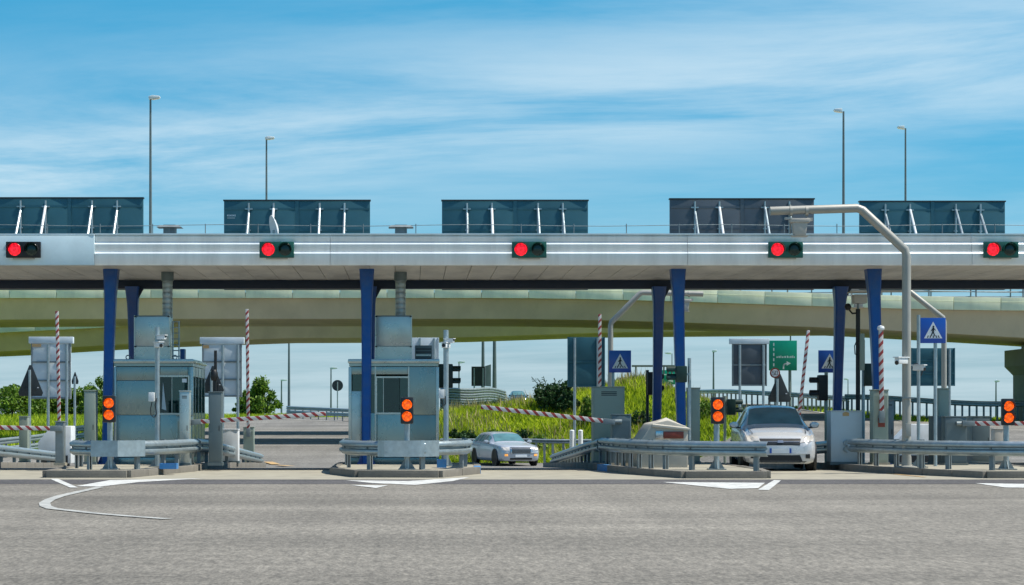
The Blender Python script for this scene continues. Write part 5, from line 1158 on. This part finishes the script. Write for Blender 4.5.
# ------------------------------------------------------------------ trees and bushes
def tree(name, label, x, Y, ht, rx, ncl, nleaf, leaf, m, cat='tree', trunk_h=.3, group=None, spiky=False):
    g = h(x, Y)-.1; t = thing(name, label, cat, (x, Y, g), group)
    tr = MB(); top = Vector((x+random.uniform(-.1, .1)*rx, Y, g+ht*.82)); base = Vector((x, Y, g))
    p = [base, base.lerp(top, .35)+Vector((random.uniform(-.1, .1), 0, 0)), base.lerp(top, .7), top]
    rr = ht*.022+.03
    for i in range(3): tr.tube(p[i], p[i+1], rr*(1-.28*i), rr*(1-.28*(i+1)), 8)
    cl = []
    for i in range(ncl):
        while True:
            u = Vector((random.uniform(-1, 1), random.uniform(-1, 1), random.uniform(-1, 1)))
            if u.length < 1: break
        f = (u.z+1)/2; k = (1-.55*f) if not spiky else (1-.8*f)
        c = Vector((x+u.x*rx*k, Y+u.y*rx*k, g+ht*trunk_h+(ht*(1-trunk_h)*.95)*f)); cl.append((c, random.uniform(.10, .27)*rx))
        s = p[1].lerp(p[3], max(0, f-.25)); 
        if i % 2 == 0: tr.tube(s, c, rr*.35, rr*.1, 5)
    tr.build('trunk', 'bark', t)
    vs = []; fs = []
    for i in range(nleaf):
        c, r = cl[i % ncl]; d = rng.normal(size=3); d /= np.linalg.norm(d); q = np.array(c)+d*r*rng.uniform(.25, 1.05)**.6
        a = rng.normal(size=3); a /= np.linalg.norm(a); b_ = np.cross(a, rng.normal(size=3)); b_ /= np.linalg.norm(b_)+1e-9; s = leaf*rng.uniform(.6, 1.4); o = len(vs)
        vs += [q-a*s, q+b_*s*.45, q+a*s, q-b_*s*.45]; fs.append((o, o+1, o+2, o+3))
    me = bpy.data.meshes.new('crown'); org = np.array((x, Y, g)); me.from_pydata([tuple(v-org) for v in vs], [], fs); me.materials.append(M[m])
    o = bpy.data.objects.new('crown', me); C.objects.link(o); o.parent = t; return t
tree('tree', 'green tree between the booths, tallest right of the raised arm', px(263, 190), 190, 4.1, 2.4, 60, 4200, .17, 'leaf_mid', spiky=True, group='trees far behind the plaza', trunk_h=.0)
tree('tree', 'green tree half hidden behind the raised arm right of the left booth', px(246, 195), 195, 2.9, 1.9, 40, 2800, .17, 'leaf_mid', group='trees far behind the plaza', trunk_h=.0)
tree('tree', 'low green tree behind the triangular sign at the left edge', px(13, 178), 178, 2.9, 3.4, 60, 4200, .18, 'leaf_mid', group='trees far behind the plaza', trunk_h=.0)
tree('tree', 'green tree just left of the left blue leg', px(101, 180), 180, 3.6, 2.6, 56, 3800, .18, 'leaf_mid', group='trees far behind the plaza', trunk_h=.0)
tree('tree', 'green tree right of the pale sign back at the left edge', px(77, 184), 184, 3.1, 2.3, 46, 3000, .18, 'leaf_mid', group='trees far behind the plaza', trunk_h=.0)
tree('tree', 'small green tree behind the pale sign legs at the left', px(50, 186), 186, 2.3, 2.6, 46, 3000, .18, 'leaf_mid', group='trees far behind the plaza', trunk_h=.0)
tree('bush', 'large dark bush with bare twigs on the bank behind the lowered arm', px(549, 102), 102, 1.4, 1.3, 40, 2600, .09, 'leaf_dark', 'bush', .05)
tree('bush', 'dark bush on the bank left of the marker posts', px(566, 101), 101, 1.7, 1.0, 26, 2200, .09, 'leaf_dark', 'bush', .05)
tree('bush', 'low green bush at the foot of the bank left of the payment machine', px(588, 99), 99, 1.6, .9, 24, 1800, .09, 'leaf_mid', 'bush', .05)
tree('bush', 'low bush on the bank beside the silver estate car', px(458, 97), 97, .9, .8, 20, 1400, .08, 'leaf_dark', 'bush', .05)
for i_, (bx_, by_, s_, nm_) in enumerate(((452, 95.5, .7, 'leftmost of the low scrub at the foot of the bank'), (470, 96.5, .8, 'low scrub above the rear of the silver estate car'), (497, 97.0, .75, 'low scrub above the roof of the silver estate car'), (522, 96.2, .9, 'low scrub right of the silver estate car windscreen'), (540, 95.5, .8, 'rightmost low scrub below the lowered arm'), (640, 98.0, .8, 'low scrub on the slope left of the crash block'), (706, 99.0, .9, 'low scrub on the slope left of the right amber light'))):
    tree('bush', nm_, px(bx_, by_), by_, s_, .9, 26, 900, .08, 'leaf_dark' if i_ % 2 else 'leaf_mid', 'bush', .02, 'low scrub on the bank')
# bare twigs of the large bush
bo = [o for o in bpy.data.objects if o.name == 'bush'][0]; tw = MB(); bx = px(549, 103); gz = h(bx, 103)
for a, b_ in ((531, 377), (537, 378.5), (543, 376.5), (562, 379), (569, 381), (555, 380)):
    p0 = Vector((bx, 103, gz+.7)); p2 = Vector((px(a, 103), 102.6, pz(b_, 103))); p1 = p0.lerp(p2, .55)+Vector((0, 0, -.12)); tw.pipe([p0, p1, p2], .016, 5)
    for k in range(8):
        f = .5+k*.06; q = p1.lerp(p2, (f-.5)*2) if f > .5 else p1; d = Vector((random.uniform(-.14, .14), 0, random.uniform(-.03, .13))); tw.add([q, q+d+Vector((.03, 0, .02)), q+d*1.4, q+d-Vector((.03, 0, .02))], [(0, 1, 2, 3)])
tw.build('twig', 'leaf_dark', bo)

# grass blades on the bank and verges
def grass(n, xr, yr, ok, name='grass', hmin=.12, hmax=.38, m='grass_blade'):
    X = rng.uniform(*xr, n); Yv = rng.uniform(*yr, n); k = ok(X, Yv); X, Yv = X[k], Yv[k]; Z = H(X, Yv)-.12
    ht = rng.uniform(hmin, hmax, len(X))*(.6+.8*(np.sin(X*.9)*np.cos(Yv*.7)*.5+.5)); a = rng.uniform(0, math.pi, len(X)); wd = rng.uniform(.025, .06, len(X)); lx = rng.normal(0, .2, len(X)); ly = rng.normal(0, .2, len(X))
    v = np.empty((len(X), 3, 3)); v[:, 0] = np.stack([X-np.cos(a)*wd, Yv-np.sin(a)*wd, Z], -1); v[:, 1] = np.stack([X+np.cos(a)*wd, Yv+np.sin(a)*wd, Z], -1); v[:, 2] = np.stack([X+lx, Yv+ly, Z+ht+.1], -1)
    me = bpy.data.meshes.new(name); me.vertices.add(len(X)*3); me.vertices.foreach_set('co', v.reshape(-1)); me.loops.add(len(X)*3); me.loops.foreach_set('vertex_index', np.arange(len(X)*3, dtype=np.int32))
    me.polygons.add(len(X)); me.polygons.foreach_set('loop_start', np.arange(0, len(X)*3, 3, dtype=np.int32)); me.update(calc_edges=True); me.validate(); me.materials.append(M[m])
    o = bpy.data.objects.new(name, me); C.objects.link(o); o['kind'] = 'stuff'; return o
xrA = lambda y: np.interp(y, [92, 98, 112, 176], [2.0, -1.2, -3.0, -4.6]); xlB = lambda y: np.interp(y, [92, 97, 104, 140, 150], [13.0, 16.6, 19.3, 20.8, 21]); xrB = lambda y: np.interp(y, [92, 106, 108, 112, 125, 150], [60, 60, 27, 25.5, 25, 25.5])
grass(150000, (-4, 20.5), (92.3, 122), lambda x_, y_: (x_ > xrA(y_)+.3) & (x_ < xlB(y_)-.3))
grass(9000, (-4, 20.5), (92.3, 118), lambda x_, y_: (x_ > xrA(y_)+.3) & (x_ < xlB(y_)-.3) & (np.sin(x_*1.1+1)*np.sin(y_*.8) > -.1), name='dry_grass', hmin=.35, hmax=.75, m='dry_blade')
grass(40000, (25, 60), (107, 135), lambda x_, y_: x_ > xrB(y_)+.4, hmin=.06, hmax=.2)
grass(40000, (-45, 0), (172.5, 200), lambda x_, y_: y_ > 176.2, hmin=.12, hmax=.4)
grass(40000, (-40, -15.2), (100, 172), lambda x_, y_: x_ < -15.4, hmin=.12, hmax=.45)

# blue plastic pieces lying under the rails
def tray(label, xa, xb, yt, Y, m='paint_blue_kerb'):
    a, b_ = px(xa, Y), px(xb, Y); g = isl((a+b_)/2, Y); t = thing('plastic_tray', label, 'tray', ((a+b_)/2, Y, g), None); zt = pz(yt, Y)
    MB().span(a, b_, Y, Y+.35, g-.004, g+.02).build('base', m, t)
    for q in (a, b_): MB().box((q, Y+.175, (g+zt)/2), (.02, .37, zt-g)).build('side', m, t)
    for q in (Y, Y+.35): MB().box(((a+b_)/2, q, (g+zt)/2), (b_-a-.022, .02, zt-g)).build('end', m, t)
tray('blue plastic tray on the kerb before the left booth', 160, 176, 463.5, 42.6)
tray('blue plastic tray under the guardrail right of the middle booth post', 437.5, 446, 459.5, 43.6)
